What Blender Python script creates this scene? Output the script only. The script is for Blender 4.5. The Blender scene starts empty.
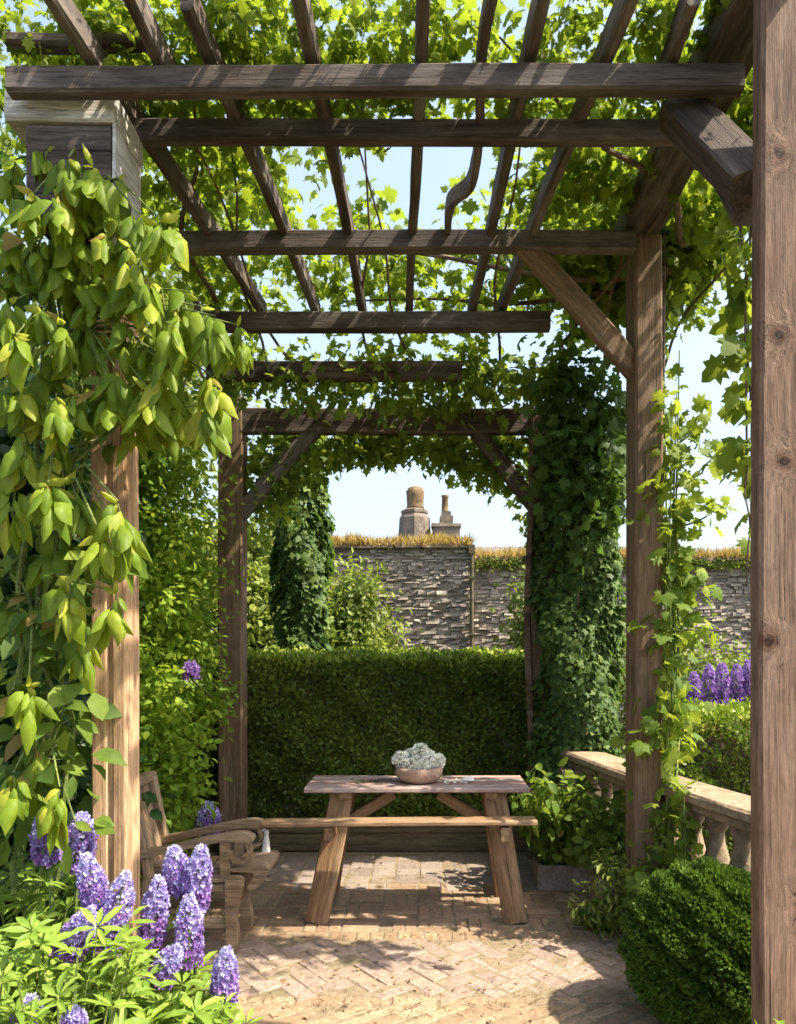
import bpy, bmesh, math, random
import numpy as np
from mathutils import Vector, Matrix

# ------------------------------------------------------------------ camera, sky, sun, exposure
sc = bpy.context.scene
COL = sc.collection
F_PX, VX, VY, EYE = 750.0, 422.0, 650.0, 1.57          # focal length and vanishing point in photo pixels, eye height
cam = bpy.data.cameras.new('camera'); cam_o = bpy.data.objects.new('camera', cam); COL.objects.link(cam_o)
cam_o.location = (0, 0, EYE); cam_o.rotation_euler = (math.radians(90), 0, 0)
cam.sensor_fit = 'HORIZONTAL'; cam.sensor_width = 36.0; cam.lens = 36.0 * F_PX / 796
# shift is measured in units of the larger image side
cam.sensor_fit = 'AUTO'; cam.lens = 36.0 * F_PX / 1024
cam.shift_x = (398 - VX) / 1024; cam.shift_y = (VY - 512) / 1024
cam.clip_start = 0.05; cam.clip_end = 600
sc.camera = cam_o
SUN_EL, SUN_AZ = 54.0, 106.0                             # azimuth from +Y (view direction) towards +X (right)
world = bpy.data.worlds.new("World"); sc.world = world; world.use_nodes = True
wn = world.node_tree.nodes; wl = world.node_tree.links
sky = wn.new('ShaderNodeTexSky'); sky.sky_type = 'NISHITA'; sky.sun_disc = False
sky.sun_elevation = math.radians(SUN_EL); sky.sun_rotation = math.radians(SUN_AZ)
sky.air_density = 1.0; sky.dust_density = 4.0; sky.ozone_density = 1.0
tcw = wn.new('ShaderNodeTexCoord'); nzw = wn.new('ShaderNodeTexNoise'); nzw.inputs['Scale'].default_value = 2.2; nzw.inputs['Detail'].default_value = 6; wl.new(tcw.outputs['Generated'], nzw.inputs['Vector'])
rpw = wn.new('ShaderNodeMapRange'); rpw.inputs[1].default_value = .35; rpw.inputs[2].default_value = .7; rpw.inputs[3].default_value = .42; rpw.inputs[4].default_value = .85; wl.new(nzw.outputs['Fac'], rpw.inputs[0])
mxw = wn.new('ShaderNodeMix'); mxw.data_type = 'RGBA'; sepw = wn.new('ShaderNodeSeparateXYZ'); wl.new(tcw.outputs['Generated'], sepw.inputs[0])
mulw = wn.new('ShaderNodeMath'); mulw.operation = 'MULTIPLY_ADD'; wl.new(sepw.outputs[2], mulw.inputs[0]); mulw.inputs[1].default_value = -.9; mulw.inputs[2].default_value = 1.05; mulw.use_clamp = True
facw = wn.new('ShaderNodeMath'); facw.operation = 'MULTIPLY'; wl.new(mulw.outputs[0], facw.inputs[0]); wl.new(rpw.outputs[0], facw.inputs[1])   # haze thins towards the zenith
wl.new(facw.outputs[0], mxw.inputs[0]); wl.new(sky.outputs[0], mxw.inputs[6]); mxw.inputs[7].default_value = (1.9, 2.25, 2.55, 1)   # thin high cloud
wl.new(mxw.outputs[2], wn['Background'].inputs[0]); wn['Background'].inputs[1].default_value = 0.15
sun = bpy.data.lights.new('sun', 'SUN'); sun.energy = 4.0; sun.angle = math.radians(0.6); sun.color = (1.0, 0.89, 0.70)
sun_o = bpy.data.objects.new('sun', sun); COL.objects.link(sun_o)
el, az = math.radians(SUN_EL), math.radians(SUN_AZ)
sun_o.rotation_euler = Vector((math.sin(az) * math.cos(el), math.cos(az) * math.cos(el), math.sin(el))).to_track_quat('Z', 'Y').to_euler()
sun_o.location = (8, -2, 12)
vs = sc.view_settings; vs.view_transform = 'Standard'; vs.look = 'None'; vs.gamma = 1.0; vs.exposure = 1.62
sc.cycles.max_bounces = 8; sc.cycles.transparent_max_bounces = 4

R = np.random.RandomState(7); random.seed(7)
def at(px, py, Y): return Vector(((px - VX) * Y / F_PX, Y, EYE + (VY - py) * Y / F_PX))

# ------------------------------------------------------------------ materials
def nodes_of(name):
    m = bpy.data.materials.new(name); m.use_nodes = True
    nt = m.node_tree; b = nt.nodes['Principled BSDF']; return m, nt, b
def ramp(nt, stops, src=None):
    r = nt.nodes.new('ShaderNodeValToRGB'); e = r.color_ramp.elements
    while len(e) < len(stops): e.new(0.5)
    for k, (p, c) in enumerate(stops): e[k].position = p; e[k].color = (*c, 1)
    if src is not None: nt.links.new(src, r.inputs[0])
    return r
def noise(nt, vec, scale, detail=4, rough=0.6, dist=0.0):
    n = nt.nodes.new('ShaderNodeTexNoise'); n.inputs['Scale'].default_value = scale; n.inputs['Detail'].default_value = detail
    n.inputs['Roughness'].default_value = rough; n.inputs['Distortion'].default_value = dist
    if vec is not None: nt.links.new(vec, n.inputs['Vector'])
    return n.outputs['Fac']
def mixc(nt, a, b, fac, mode='MIX'):
    m = nt.nodes.new('ShaderNodeMix'); m.data_type = 'RGBA'; m.blend_type = mode
    for val, idx in ((fac, 0), (a, 6), (b, 7)):
        if hasattr(val, 'is_linked'): nt.links.new(val, m.inputs[idx])
        elif isinstance(val, (int, float)): m.inputs[idx].default_value = val
        else: m.inputs[idx].default_value = (*val, 1)
    return m.outputs[2]
def mathn(nt, op, a, b=None, c=None):
    m = nt.nodes.new('ShaderNodeMath'); m.operation = op
    for k, v in enumerate((a, b, c)):
        if v is None: continue
        if hasattr(v, 'is_linked'): nt.links.new(v, m.inputs[k])
        else: m.inputs[k].default_value = v
    return m.outputs[0]
def bump(nt, h, strength, dist, b):
    n = nt.nodes.new('ShaderNodeBump'); n.inputs['Strength'].default_value = strength; n.inputs['Distance'].default_value = dist
    nt.links.new(h, n.inputs['Height']); nt.links.new(n.outputs[0], b.inputs['Normal'])
def mapping(nt, src, scale, off=None):
    m = nt.nodes.new('ShaderNodeMapping'); m.inputs['Scale'].default_value = scale
    nt.links.new(src, m.inputs['Vector'])
    if off is not None: nt.links.new(off, m.inputs['Location'])
    return m.outputs[0]

def wood(name, dark, mid, light, grey=(0.3, 0.28, 0.26), grey_amt=0.35, knots=(), rough=0.75, moss=None, gain=1.0, bstr=0.8):
    """weathered timber, grain along the object's own X axis"""
    m, nt, b = nodes_of(name)
    tc = nt.nodes.new('ShaderNodeTexCoord').outputs['Object']
    oi = nt.nodes.new('ShaderNodeObjectInfo').outputs['Random']
    cx = nt.nodes.new('ShaderNodeCombineXYZ')
    for k in range(3): nt.links.new(mathn(nt, 'MULTIPLY', oi, 37.0 + 11 * k), cx.inputs[k])
    vec = tc; kn = None
    if knots:
        dmin = None; kw = noise(nt, tc, 22, 3)
        for kp in knots:
            d = nt.nodes.new('ShaderNodeVectorMath'); d.operation = 'DISTANCE'; nt.links.new(tc, d.inputs[0]); d.inputs[1].default_value = kp
            dmin = d.outputs['Value'] if dmin is None else mathn(nt, 'MINIMUM', dmin, d.outputs['Value'])
        dmin = mathn(nt, 'MULTIPLY', dmin, mathn(nt, 'ADD', mathn(nt, 'MULTIPLY', kw, 1.5), 0.35)); kn = dmin
        push = mathn(nt, 'MULTIPLY', mathn(nt, 'POWER', 2.718, mathn(nt, 'MULTIPLY', dmin, -28.0)), 0.10)
        add = nt.nodes.new('ShaderNodeVectorMath'); add.operation = 'ADD'; nt.links.new(tc, add.inputs[0])
        c3 = nt.nodes.new('ShaderNodeCombineXYZ'); nt.links.new(push, c3.inputs[1]); nt.links.new(push, c3.inputs[2]); nt.links.new(c3.outputs[0], add.inputs[1])
        vec = add.outputs[0]
    g1 = noise(nt, mapping(nt, vec, (0.9, 16, 16), cx.outputs[0]), 1.0, 6, 0.62, 0.6)
    g2 = noise(nt, mapping(nt, vec, (3.5, 150, 150), cx.outputs[0]), 1.0, 5, 0.7)
    g4 = noise(nt, mapping(nt, vec, (9, 45, 45), cx.outputs[0]), 1.0, 6, 0.75)
    g3 = noise(nt, mapping(nt, vec, (1.1, 4, 4), cx.outputs[0]), 1.0, 5, 0.6)
    col = ramp(nt, [(0.30, dark), (0.5, mid), (0.70, light)], g1).outputs[0]
    gm = ramp(nt, [(0.42, (0, 0, 0)), (0.66, (grey_amt,) * 3)], g3).outputs[0]
    col = mixc(nt, col, grey, gm)
    fine = ramp(nt, [(0.35, (0.55,) * 3), (0.6, (1, 1, 1))], g2).outputs[0]
    col = mixc(nt, col, fine, 0.9, 'MULTIPLY')
    col = mixc(nt, col, ramp(nt, [(0.36, (0.5,) * 3), (0.52, (1,) * 3), (0.7, (1.25,) * 3)], g4).outputs[0], 0.75, 'MULTIPLY')
    crack = noise(nt, mapping(nt, vec, (0.8, 60, 60), cx.outputs[0]), 1.0, 3, 0.6, 0.4)
    cr = ramp(nt, [(0.30, (0.22,) * 3), (0.36, (1, 1, 1))], crack).outputs[0]
    col = mixc(nt, col, cr, 0.9, 'MULTIPLY')
    if kn is not None:
        kc = ramp(nt, [(0.0, (0.10, 0.05, 0.03)), (0.009, (0.16, 0.08, 0.05)), (0.014, (0.03, 0.018, 0.012)), (0.020, (0.5, 0.36, 0.28)), (0.05, (1, 1, 1))], kn).outputs[0]
        col = mixc(nt, col, kc, 1.0, 'MULTIPLY')
    if moss:
        z = nt.nodes.new('ShaderNodeTexCoord').outputs['Object']
        mm = ramp(nt, [(0.52, (0, 0, 0)), (0.7, (0.55,) * 3)], noise(nt, mapping(nt, z, (2, 3, 3), cx.outputs[0]), 1.3, 6, 0.7)).outputs[0]
        col = mixc(nt, col, moss, mm)
    col = mixc(nt, col, (1.36 * gain, 1.34 * gain, 1.33 * gain), 1.0, 'MULTIPLY')
    nt.links.new(col, b.inputs['Base Color']); b.inputs['Roughness'].default_value = rough
    b.inputs['Specular IOR Level'].default_value = 0.25
    h = mathn(nt, 'ADD', mathn(nt, 'MULTIPLY', g1, 0.6), mathn(nt, 'ADD', mathn(nt, 'ADD', mathn(nt, 'MULTIPLY', g2, 0.6), mathn(nt, 'MULTIPLY', g4, 0.6)), mathn(nt, 'MULTIPLY', cr, 0.8)))
    bump(nt, h, bstr, 0.007, b)
    return m

def leafmat(name, c0, c1, c2, tcol, tfac=0.4, rough=0.5, spec=0.35, dry=None):
    """leaf colours picked per leaf by the 'rnd' attribute, light shining through"""
    m, nt, b = nodes_of(name)
    a = nt.nodes.new('ShaderNodeAttribute'); a.attribute_name = 'rnd'
    col = ramp(nt, [(0.0, c0), (0.55, c1), (1.0, c2)] if dry is None else [(0.0, c0), (0.5, c1), (0.93, c2), (0.97, dry)], a.outputs['Fac']).outputs[0]
    tc = nt.nodes.new('ShaderNodeTexCoord').outputs['Object']
    v = ramp(nt, [(0.3, (0.72,) * 3), (0.7, (1.2, 1.2, 1.1))], noise(nt, tc, 40, 3)).outputs[0]
    col = mixc(nt, col, v, 0.8, 'MULTIPLY')
    nt.links.new(col, b.inputs['Base Color']); b.inputs['Roughness'].default_value = rough; b.inputs['Specular IOR Level'].default_value = spec
    t = nt.nodes.new('ShaderNodeBsdfTranslucent')
    tr = mixc(nt, tuple(0.45 * x for x in tcol), tcol, a.outputs['Fac']); nt.links.new(tr, t.inputs[0])
    mx = nt.nodes.new('ShaderNodeMixShader'); mx.inputs[0].default_value = tfac
    nt.links.new(b.outputs[0], mx.inputs[1]); nt.links.new(t.outputs[0], mx.inputs[2])
    nt.links.new(mx.outputs[0], nt.nodes['Material Output'].inputs[0])
    return m

def stonemat(name, stops, scale=9, rough=0.9, use_rnd=True, rw=0.7, stain=(0.16, 0.13, 0.08), stain_amt=0.5, bstr=0.5):
    m, nt, b = nodes_of(name)
    tc = nt.nodes.new('ShaderNodeTexCoord').outputs['Object']
    n1 = noise(nt, tc, scale, 8, 0.65)
    if use_rnd:
        a = nt.nodes.new('ShaderNodeAttribute'); a.attribute_name = 'rnd'
        f = mathn(nt, 'ADD', mathn(nt, 'MULTIPLY', a.outputs['Fac'], rw), mathn(nt, 'MULTIPLY', n1, 1 - rw))
    else: f = n1
    col = ramp(nt, stops, f).outputs[0]
    col = mixc(nt, col, stain, ramp(nt, [(0.48, (0, 0, 0)), (0.68, (stain_amt,) * 3)], noise(nt, tc, scale * 0.22, 6, 0.7)).outputs[0])
    col = mixc(nt, col, ramp(nt, [(0.3, (0.65,) * 3), (0.65, (1.1,) * 3)], noise(nt, tc, scale * 4, 4, 0.7)).outputs[0], 0.8, 'MULTIPLY')
    nt.links.new(col, b.inputs['Base Color']); b.inputs['Roughness'].default_value = rough; b.inputs['Specular IOR Level'].default_value = 0.2
    bump(nt, mathn(nt, 'ADD', n1, mathn(nt, 'MULTIPLY', noise(nt, tc, scale * 4, 5, 0.7), 0.5)), bstr, 0.02, b)
    return m

def petalmat(name, stops, tcol, tfac=0.3):
    m, nt, b = nodes_of(name)
    a = nt.nodes.new('ShaderNodeAttribute'); a.attribute_name = 'rnd'
    col = ramp(nt, stops, a.outputs['Fac']).outputs[0]
    nt.links.new(col, b.inputs['Base Color']); b.inputs['Roughness'].default_value = 0.55; b.inputs['Specular IOR Level'].default_value = 0.25
    t = nt.nodes.new('ShaderNodeBsdfTranslucent'); t.inputs[0].default_value = (*tcol, 1)
    mx = nt.nodes.new('ShaderNodeMixShader'); mx.inputs[0].default_value = tfac
    nt.links.new(b.outputs[0], mx.inputs[1]); nt.links.new(t.outputs[0], mx.inputs[2])
    nt.links.new(mx.outputs[0], nt.nodes['Material Output'].inputs[0])
    return m

M = {}
M['beam'] = wood('beam_wood', (0.04, 0.03, 0.025), (0.10, 0.074, 0.060), (0.19, 0.148, 0.122), (0.25, 0.225, 0.215), 0.7, gain=.66)
M['rafter'] = wood('rafter_wood', (0.045, 0.035, 0.03), (0.115, 0.085, 0.068), (0.21, 0.165, 0.135), (0.30, 0.27, 0.25), 0.6, gain=.68)
M['post_warm'] = wood('warm_post_wood', (0.22, 0.12, 0.06), (0.43, 0.27, 0.15), (0.55, 0.38, 0.23), (0.42, 0.30, 0.20), 0.4)
M['post_rosy'] = wood('rosy_post_wood', (0.115, 0.062, 0.038), (0.235, 0.138, 0.088), (0.32, 0.20, 0.135), (0.31, 0.225, 0.17), 0.5,
                      gain=.70, knots=[(3.225, 0.055, 0.042), (2.62, 0.055, 0.042), (2.20, 0.035, 0.042), (1.60, .09, 0.042), (0.72, -0.03, 0.042)])
M['post_brown'] = wood('brown_post_wood', (0.125, 0.075, 0.045), (0.27, 0.17, 0.10), (0.38, 0.26, 0.165), (0.31, 0.24, 0.18), 0.45, gain=.60, moss=(0.07, 0.085, 0.03))
M['cap'] = wood('painted_cap_wood', (0.42, 0.41, 0.40), (0.58, 0.58, 0.57), (0.70, 0.70, 0.69), (0.40, 0.34, 0.30), 0.6)
M['table'] = wood('table_wood', (0.16, 0.085, 0.04), (0.34, 0.205, 0.105), (0.46, 0.31, 0.175), (0.38, 0.28, 0.19), 0.35, gain=.62)
M['tabletop'] = wood('tabletop_wood', (0.15, 0.085, 0.065), (0.30, 0.19, 0.15), (0.42, 0.31, 0.26), (0.46, 0.40, 0.39), 0.75, gain=.8)
M['bench'] = wood('bench_wood', (0.11, 0.07, 0.04), (0.23, 0.155, 0.09), (0.34, 0.245, 0.15), (0.34, 0.28, 0.21), 0.4, gain=.85, bstr=.35)
M['edging'] = wood('edging_wood', (0.05, 0.035, 0.02), (0.12, 0.085, 0.05), (0.19, 0.14, 0.085), (0.10, 0.11, 0.05), 0.6)
M['bark'] = wood('vine_bark', (0.04, 0.025, 0.015), (0.11, 0.075, 0.05), (0.2, 0.15, 0.11), (0.2, 0.17, 0.14), 0.3)
M['greenstem'] = wood('green_stem', (0.06, 0.09, 0.02), (0.12, 0.17, 0.04), (0.2, 0.24, 0.07), (0.16, 0.14, 0.06), 0.2)
M['slate'] = stonemat('slate_stone', [(0.1, (0.18, 0.15, 0.13)), (0.4, (0.27, 0.235, 0.20)), (0.65, (0.34, 0.295, 0.245)), (0.95, (0.44, 0.38, 0.30))], 7, stain=(0.2, 0.165, 0.12))
M['mortar'] = stonemat('wall_mortar', [(0.3, (0.13, 0.11, 0.095)), (0.7, (0.24, 0.21, 0.175))], 8, use_rnd=False)
M['coping'] = stonemat('sandstone', [(0.2, (0.17, 0.12, 0.08)), (0.5, (0.29, 0.215, 0.145)), (0.8, (0.41, 0.32, 0.225))], 6, use_rnd=False, stain=(0.14, 0.13, 0.07), stain_amt=.75)
M['chimney'] = stonemat('chimney_stone', [(0.25, (0.07, 0.055, 0.045)), (0.5, (0.17, 0.14, 0.115)), (0.75, (0.30, 0.25, 0.20))], 5, use_rnd=False)
M['pot'] = stonemat('chimney_clay', [(0.25, (0.07, 0.05, 0.03)), (0.5, (0.17, 0.12, 0.065)), (0.75, (0.27, 0.20, 0.11))], 5, use_rnd=False, stain=(0.08, 0.06, 0.05))
M['trough'] = stonemat('trough_stone', [(0.2, (0.15, 0.12, 0.10)), (0.5, (0.27, 0.22, 0.185)), (0.8, (0.36, 0.31, 0.27))], 12, use_rnd=False)
M['terracotta'] = stonemat('terracotta', [(0.2, (0.26, 0.15, 0.10)), (0.5, (0.40, 0.25, 0.18)), (0.8, (0.50, 0.36, 0.28))], 22, use_rnd=False, stain=(0.5, 0.4, 0.32), stain_amt=0.4, bstr=0.2)
M['paver_grey'] = stonemat('grey_paver', [(0.1, (0.17, 0.13, 0.115)), (0.5, (0.26, 0.21, 0.185)), (0.9, (0.33, 0.275, 0.24))], 11, stain=(0.20, 0.15, 0.095), rw=.5)
M['paver_brown'] = stonemat('brown_paver', [(0.1, (0.20, 0.125, 0.08)), (0.5, (0.31, 0.21, 0.135)), (0.9, (0.41, 0.30, 0.195))], 12, stain=(0.28, 0.205, 0.12), rw=.45)
M['paver_mauve'] = stonemat('mauve_paver', [(0.1, (0.20, 0.145, 0.12)), (0.5, (0.30, 0.225, 0.185)), (0.9, (0.385, 0.305, 0.245))], 12, stain=(0.30, 0.225, 0.14), rw=.25)
M['sand'] = stonemat('joint_sand', [(0.2, (0.13, 0.10, 0.07)), (0.5, (0.245, 0.19, 0.13)), (0.8, (0.34, 0.265, 0.18))], 30, use_rnd=False, stain=(0.11, 0.11, 0.045))
M['earth'] = stonemat('earth', [(0.2, (0.03, 0.028, 0.014)), (0.5, (0.07, 0.06, 0.03)), (0.8, (0.11, 0.10, 0.045))], 5, use_rnd=False, stain=(0.04, 0.07, 0.015))
M['roofslate'] = stonemat('roof_slate', [(0.2, (0.10, 0.09, 0.09)), (0.8, (0.22, 0.2, 0.19))], 3, use_rnd=False)
M['white'] = stonemat('white_cloth', [(0.2, (0.6, 0.58, 0.54)), (0.8, (0.8, 0.79, 0.75))], 20, use_rnd=False, stain=(0.6, 0.57, 0.5), stain_amt=0.2, bstr=0.1)
M['lead'] = stonemat('iron', [(0.2, (0.05, 0.045, 0.03)), (0.8, (0.14, 0.12, 0.07))], 9, use_rnd=False)

L = {}
L['lime_droop'] = leafmat('drooping_lime_leaf', (0.10, 0.185, 0.02), (0.22, 0.32, 0.03), (0.46, 0.45, 0.06), (0.66, 0.76, 0.06), 0.5, 0.5, 0.25, dry=(0.27, 0.15, 0.05))
L['broad'] = leafmat('broad_green_leaf', (0.05, 0.10, 0.016), (0.105, 0.175, 0.025), (0.20, 0.26, 0.04), (0.34, 0.46, 0.045), 0.38, 0.6, 0.2, dry=(0.25, 0.17, 0.05))
L['dark'] = leafmat('dark_green_leaf', (0.018, 0.045, 0.012), (0.032, 0.078, 0.018), (0.06, 0.12, 0.025), (0.10, 0.22, 0.03), 0.25, 0.4)
L['ivy'] = leafmat('ivy_leaf', (0.035, 0.07, 0.02), (0.07, 0.125, 0.03), (0.14, 0.20, 0.05), (0.18, 0.32, 0.04), 0.3, 0.55, 0.2)
L['grape'] = leafmat('grape_leaf', (0.07, 0.12, 0.015), (0.15, 0.21, 0.024), (0.28, 0.32, 0.04), (0.42, 0.56, 0.04), 0.45, 0.6, 0.2)
L['maple'] = leafmat('lobed_vine_leaf', (0.065, 0.12, 0.018), (0.13, 0.20, 0.028), (0.28, 0.33, 0.045), (0.48, 0.60, 0.055), 0.42, 0.6, 0.2)
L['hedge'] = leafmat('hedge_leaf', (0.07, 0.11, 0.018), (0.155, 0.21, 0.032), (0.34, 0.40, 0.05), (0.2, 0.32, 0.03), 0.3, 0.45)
L['feather'] = leafmat('feathery_leaf', (0.09, 0.18, 0.018), (0.19, 0.30, 0.03), (0.34, 0.42, 0.05), (0.52, 0.68, 0.06), 0.42, 0.6, 0.15)
L['bush'] = leafmat('bush_leaf', (0.08, 0.12, 0.02), (0.16, 0.21, 0.035), (0.27, 0.31, 0.06), (0.35, 0.45, 0.06), 0.35)
L['ball'] = leafmat('clipped_ball_leaf', (0.028, 0.058, 0.010), (0.065, 0.118, 0.017), (0.12, 0.18, 0.026), (0.15, 0.26, 0.02), 0.28, 0.6, 0.15)
L['lupin'] = leafmat('lupin_leaf', (0.11, 0.20, 0.03), (0.20, 0.31, 0.045), (0.31, 0.41, 0.075), (0.42, 0.55, 0.07), 0.38)
L['litter'] = leafmat('dry_litter', (0.10, 0.065, 0.03), (0.22, 0.15, 0.075), (0.34, 0.25, 0.14), (0.2, 0.14, 0.05), 0.2)
L['straw'] = leafmat('dry_grass', (0.22, 0.13, 0.03), (0.42, 0.28, 0.07), (0.56, 0.44, 0.14), (0.6, 0.45, 0.12), 0.35)
M['lilac'] = petalmat('lilac_petal', [(0.0, (0.15, 0.05, 0.22)), (0.28, (0.27, 0.13, 0.40)), (0.52, (0.36, 0.29, 0.62)), (0.78, (0.54, 0.56, 0.84)), (1.0, (0.82, 0.86, 0.95))], (0.42, 0.30, 0.65))
M['purple'] = petalmat('purple_petal', [(0.0, (0.20, 0.08, 0.30)), (0.5, (0.34, 0.18, 0.48)), (1.0, (0.52, 0.40, 0.70))], (0.35, 0.2, 0.6))
M['whitepetal'] = petalmat('white_petal', [(0.0, (0.80, 0.80, 0.62)), (0.3, (0.90, 0.88, 0.78)), (1.0, (0.92, 0.90, 0.83))], (0.7, 0.75, 0.6), 0.15)

# ------------------------------------------------------------------ object helpers
ORG = {}
def tag(o, label=None, cat=None, group=None, kind=None):
    if label: o['label'] = label
    if cat: o['category'] = cat
    if group: o['group'] = group
    if kind: o['kind'] = kind
    return o
def thing(name, label, cat, loc=(0, 0, 0), group=None):
    o = bpy.data.objects.new(name, None); COL.objects.link(o); o.empty_display_size = 0.1
    o.location = loc; ORG[o] = Vector(loc)
    return tag(o, label, cat, group)
def link(name, me, mat, parent=None, mw=None, label=None):
    """link a mesh; mw is its world matrix, parents are things (or parts) without rotation"""
    o = bpy.data.objects.new(name, me); COL.objects.link(o)
    if mat and not me.materials: me.materials.append(mat)
    mw = mw or Matrix()
    if parent is not None:
        o.parent = parent
        pm = ORG[parent]; pm = pm if isinstance(pm, Matrix) else Matrix.Translation(pm)
        o.matrix_local = pm.inverted() @ mw
    else: o.matrix_world = mw
    ORG[o] = mw.copy()
    if label: o['label'] = label
    return o
def mesh_from(verts, faces, rnd=None, smooth=False):
    me = bpy.data.meshes.new('m'); me.from_pydata([tuple(v) for v in verts], [], faces)
    if rnd is not None:
        a = me.attributes.new('rnd', 'FLOAT', 'FACE'); a.data.foreach_set('value', np.asarray(rnd, dtype=np.float32))
    if smooth: me.polygons.foreach_set('use_smooth', [True] * len(me.polygons))
    me.update(); return me
class MB:
    def __init__(s): s.v = []; s.f = []; s.r = []
    def add(s, verts, faces, r=0.5):
        b = len(s.v); s.v += [tuple(x) for x in verts]; s.f += [tuple(i + b for i in f) for f in faces]; s.r += [r] * len(faces)
    def box(s, lo, hi, r=0.5, jit=0.0, ch=0.0):
        (x0, y0, z0), (x1, y1, z1) = lo, hi
        j = lambda: random.uniform(-jit, jit) if jit else 0.0
        v = [(x + j(), y + j(), z + j()) for z in (z0, z1) for x, y in ((x0, y0), (x1, y0), (x1, y1), (x0, y1))]
        s.add(v, [(0, 3, 2, 1), (4, 5, 6, 7), (0, 1, 5, 4), (1, 2, 6, 5), (2, 3, 7, 6), (3, 0, 4, 7)], r)
    def tube(s, pts, radii, n=7, r=0.5, cap=True):
        pts = [Vector(p) for p in pts]; rings = []; prev = None
        for i, p in enumerate(pts):
            d = (pts[min(i + 1, len(pts) - 1)] - pts[max(i - 1, 0)]).normalized()
            if prev is None: u = d.orthogonal().normalized()
            else: u = (prev - d * prev.dot(d)); u = u.normalized() if u.length > 1e-6 else d.orthogonal().normalized()
            prev = u; w = d.cross(u); rad = radii[i] if hasattr(radii, '__len__') else radii
            rings.append([p + (u * math.cos(a) + w * math.sin(a)) * rad for a in [2 * math.pi * k / n for k in range(n)]])
        v = [q for rg in rings for q in rg]; f = []
        for i in range(len(rings) - 1):
            for k in range(n): f.append((i * n + k, i * n + (k + 1) % n, (i + 1) * n + (k + 1) % n, (i + 1) * n + k))
        if cap: f.append(tuple(range(n))[::-1]); f.append(tuple((len(rings) - 1) * n + k for k in range(n)))
        s.add(v, f, r)
    def lathe(s, prof, c=(0, 0, 0), n=24, r=0.5, wob=0.0):
        c = Vector(c); v = []; f = []
        for i, (rad, z) in enumerate(prof):
            for k in range(n):
                a = 2 * math.pi * k / n; q = rad * (1 + wob * math.sin(3 * a + z * 9))
                v.append(c + Vector((q * math.cos(a), q * math.sin(a), z)))
        for i in range(len(prof) - 1):
            for k in range(n): f.append((i * n + k, i * n + (k + 1) % n, (i + 1) * n + (k + 1) % n, (i + 1) * n + k))
        f.append(tuple(range(n))[::-1]); f.append(tuple((len(prof) - 1) * n + k for k in range(n)))
        s.add(v, f, r)
    def prism(s, poly, axis_u, axis_v, axis_w, depth, o=(0, 0, 0), r=0.5):
        """polygon (u, v) extruded along axis_w"""
        o = Vector(o); U, V_, W = Vector(axis_u), Vector(axis_v), Vector(axis_w); n = len(poly)
        v = [o + U * a + V_ * b_ for a, b_ in poly] + [o + U * a + V_ * b_ + W * depth for a, b_ in poly]
        f = [tuple(range(n))[::-1], tuple(range(n, 2 * n))] + [(k, (k + 1) % n, n + (k + 1) % n, n + k) for k in range(n)]
        s.add(v, f, r)
    def mesh(s, smooth=False, recalc=True):
        me = mesh_from(s.v, s.f, s.r, smooth)
        if recalc:
            bm = bmesh.new(); bm.from_mesh(me); bmesh.ops.recalc_face_normals(bm, faces=bm.faces); bm.to_mesh(me); bm.free()
        return me
    def build(s, name, mat, parent=None, smooth=False, label=None, recalc=True): return link(name, s.mesh(smooth, recalc), mat, parent, label=label)

def beam(name, p0, p1, w, h, mat, parent, up=(0, 0, 1), ch=0.010, seg=None, jit=0.003, notch=None, label=None, bend=None):
    """sawn timber from p0 to p1 (centre line), w across, h along 'up'; grain along its own X"""
    p0, p1 = Vector(p0), Vector(p1); d = (p1 - p0); Ln = d.length; d.normalize()
    up = Vector(up); zax = (up - d * up.dot(d)).normalized(); yax = zax.cross(d)
    mw = Matrix((d, yax, zax)).transposed().to_4x4(); mw.translation = p0
    a, b = w / 2, h / 2; c = min(ch, a * 0.5, b * 0.5)
    sec = notch or [(-a + c, -b), (a - c, -b), (a, -b + c), (a, b - c), (a - c, b), (-a + c, b), (-a, b - c), (-a, -b + c)]
    n = len(sec); seg = seg or max(3, int(Ln / 0.22)); v = []; f = []
    ph = [random.uniform(0, 6.28) for _ in range(4)]
    for i in range(seg + 1):
        t = i / seg; x = t * Ln
        oy = jit * math.sin(ph[0] + 5 * t) + (bend(t)[0] if bend else 0); oz = jit * math.sin(ph[1] + 4 * t) + (bend(t)[1] if bend else 0)
        k = 1.0 if 0 < i < seg else 0.985
        for (sy, sz) in sec: v.append((x, sy * k + oy + random.uniform(-jit, jit) * .4, sz * k + oz + random.uniform(-jit, jit) * .4))
    for i in range(seg):
        for q in range(n): f.append((i * n + q, i * n + (q + 1) % n, (i + 1) * n + (q + 1) % n, (i + 1) * n + q))
    f.append(tuple(range(n))[::-1]); f.append(tuple(seg * n + q for q in range(n)))
    me = mesh_from(v, f)
    bm = bmesh.new(); bm.from_mesh(me); bmesh.ops.recalc_face_normals(bm, faces=bm.faces); bm.to_mesh(me); bm.free()
    return link(name, me, mat, parent, mw, label)

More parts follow.
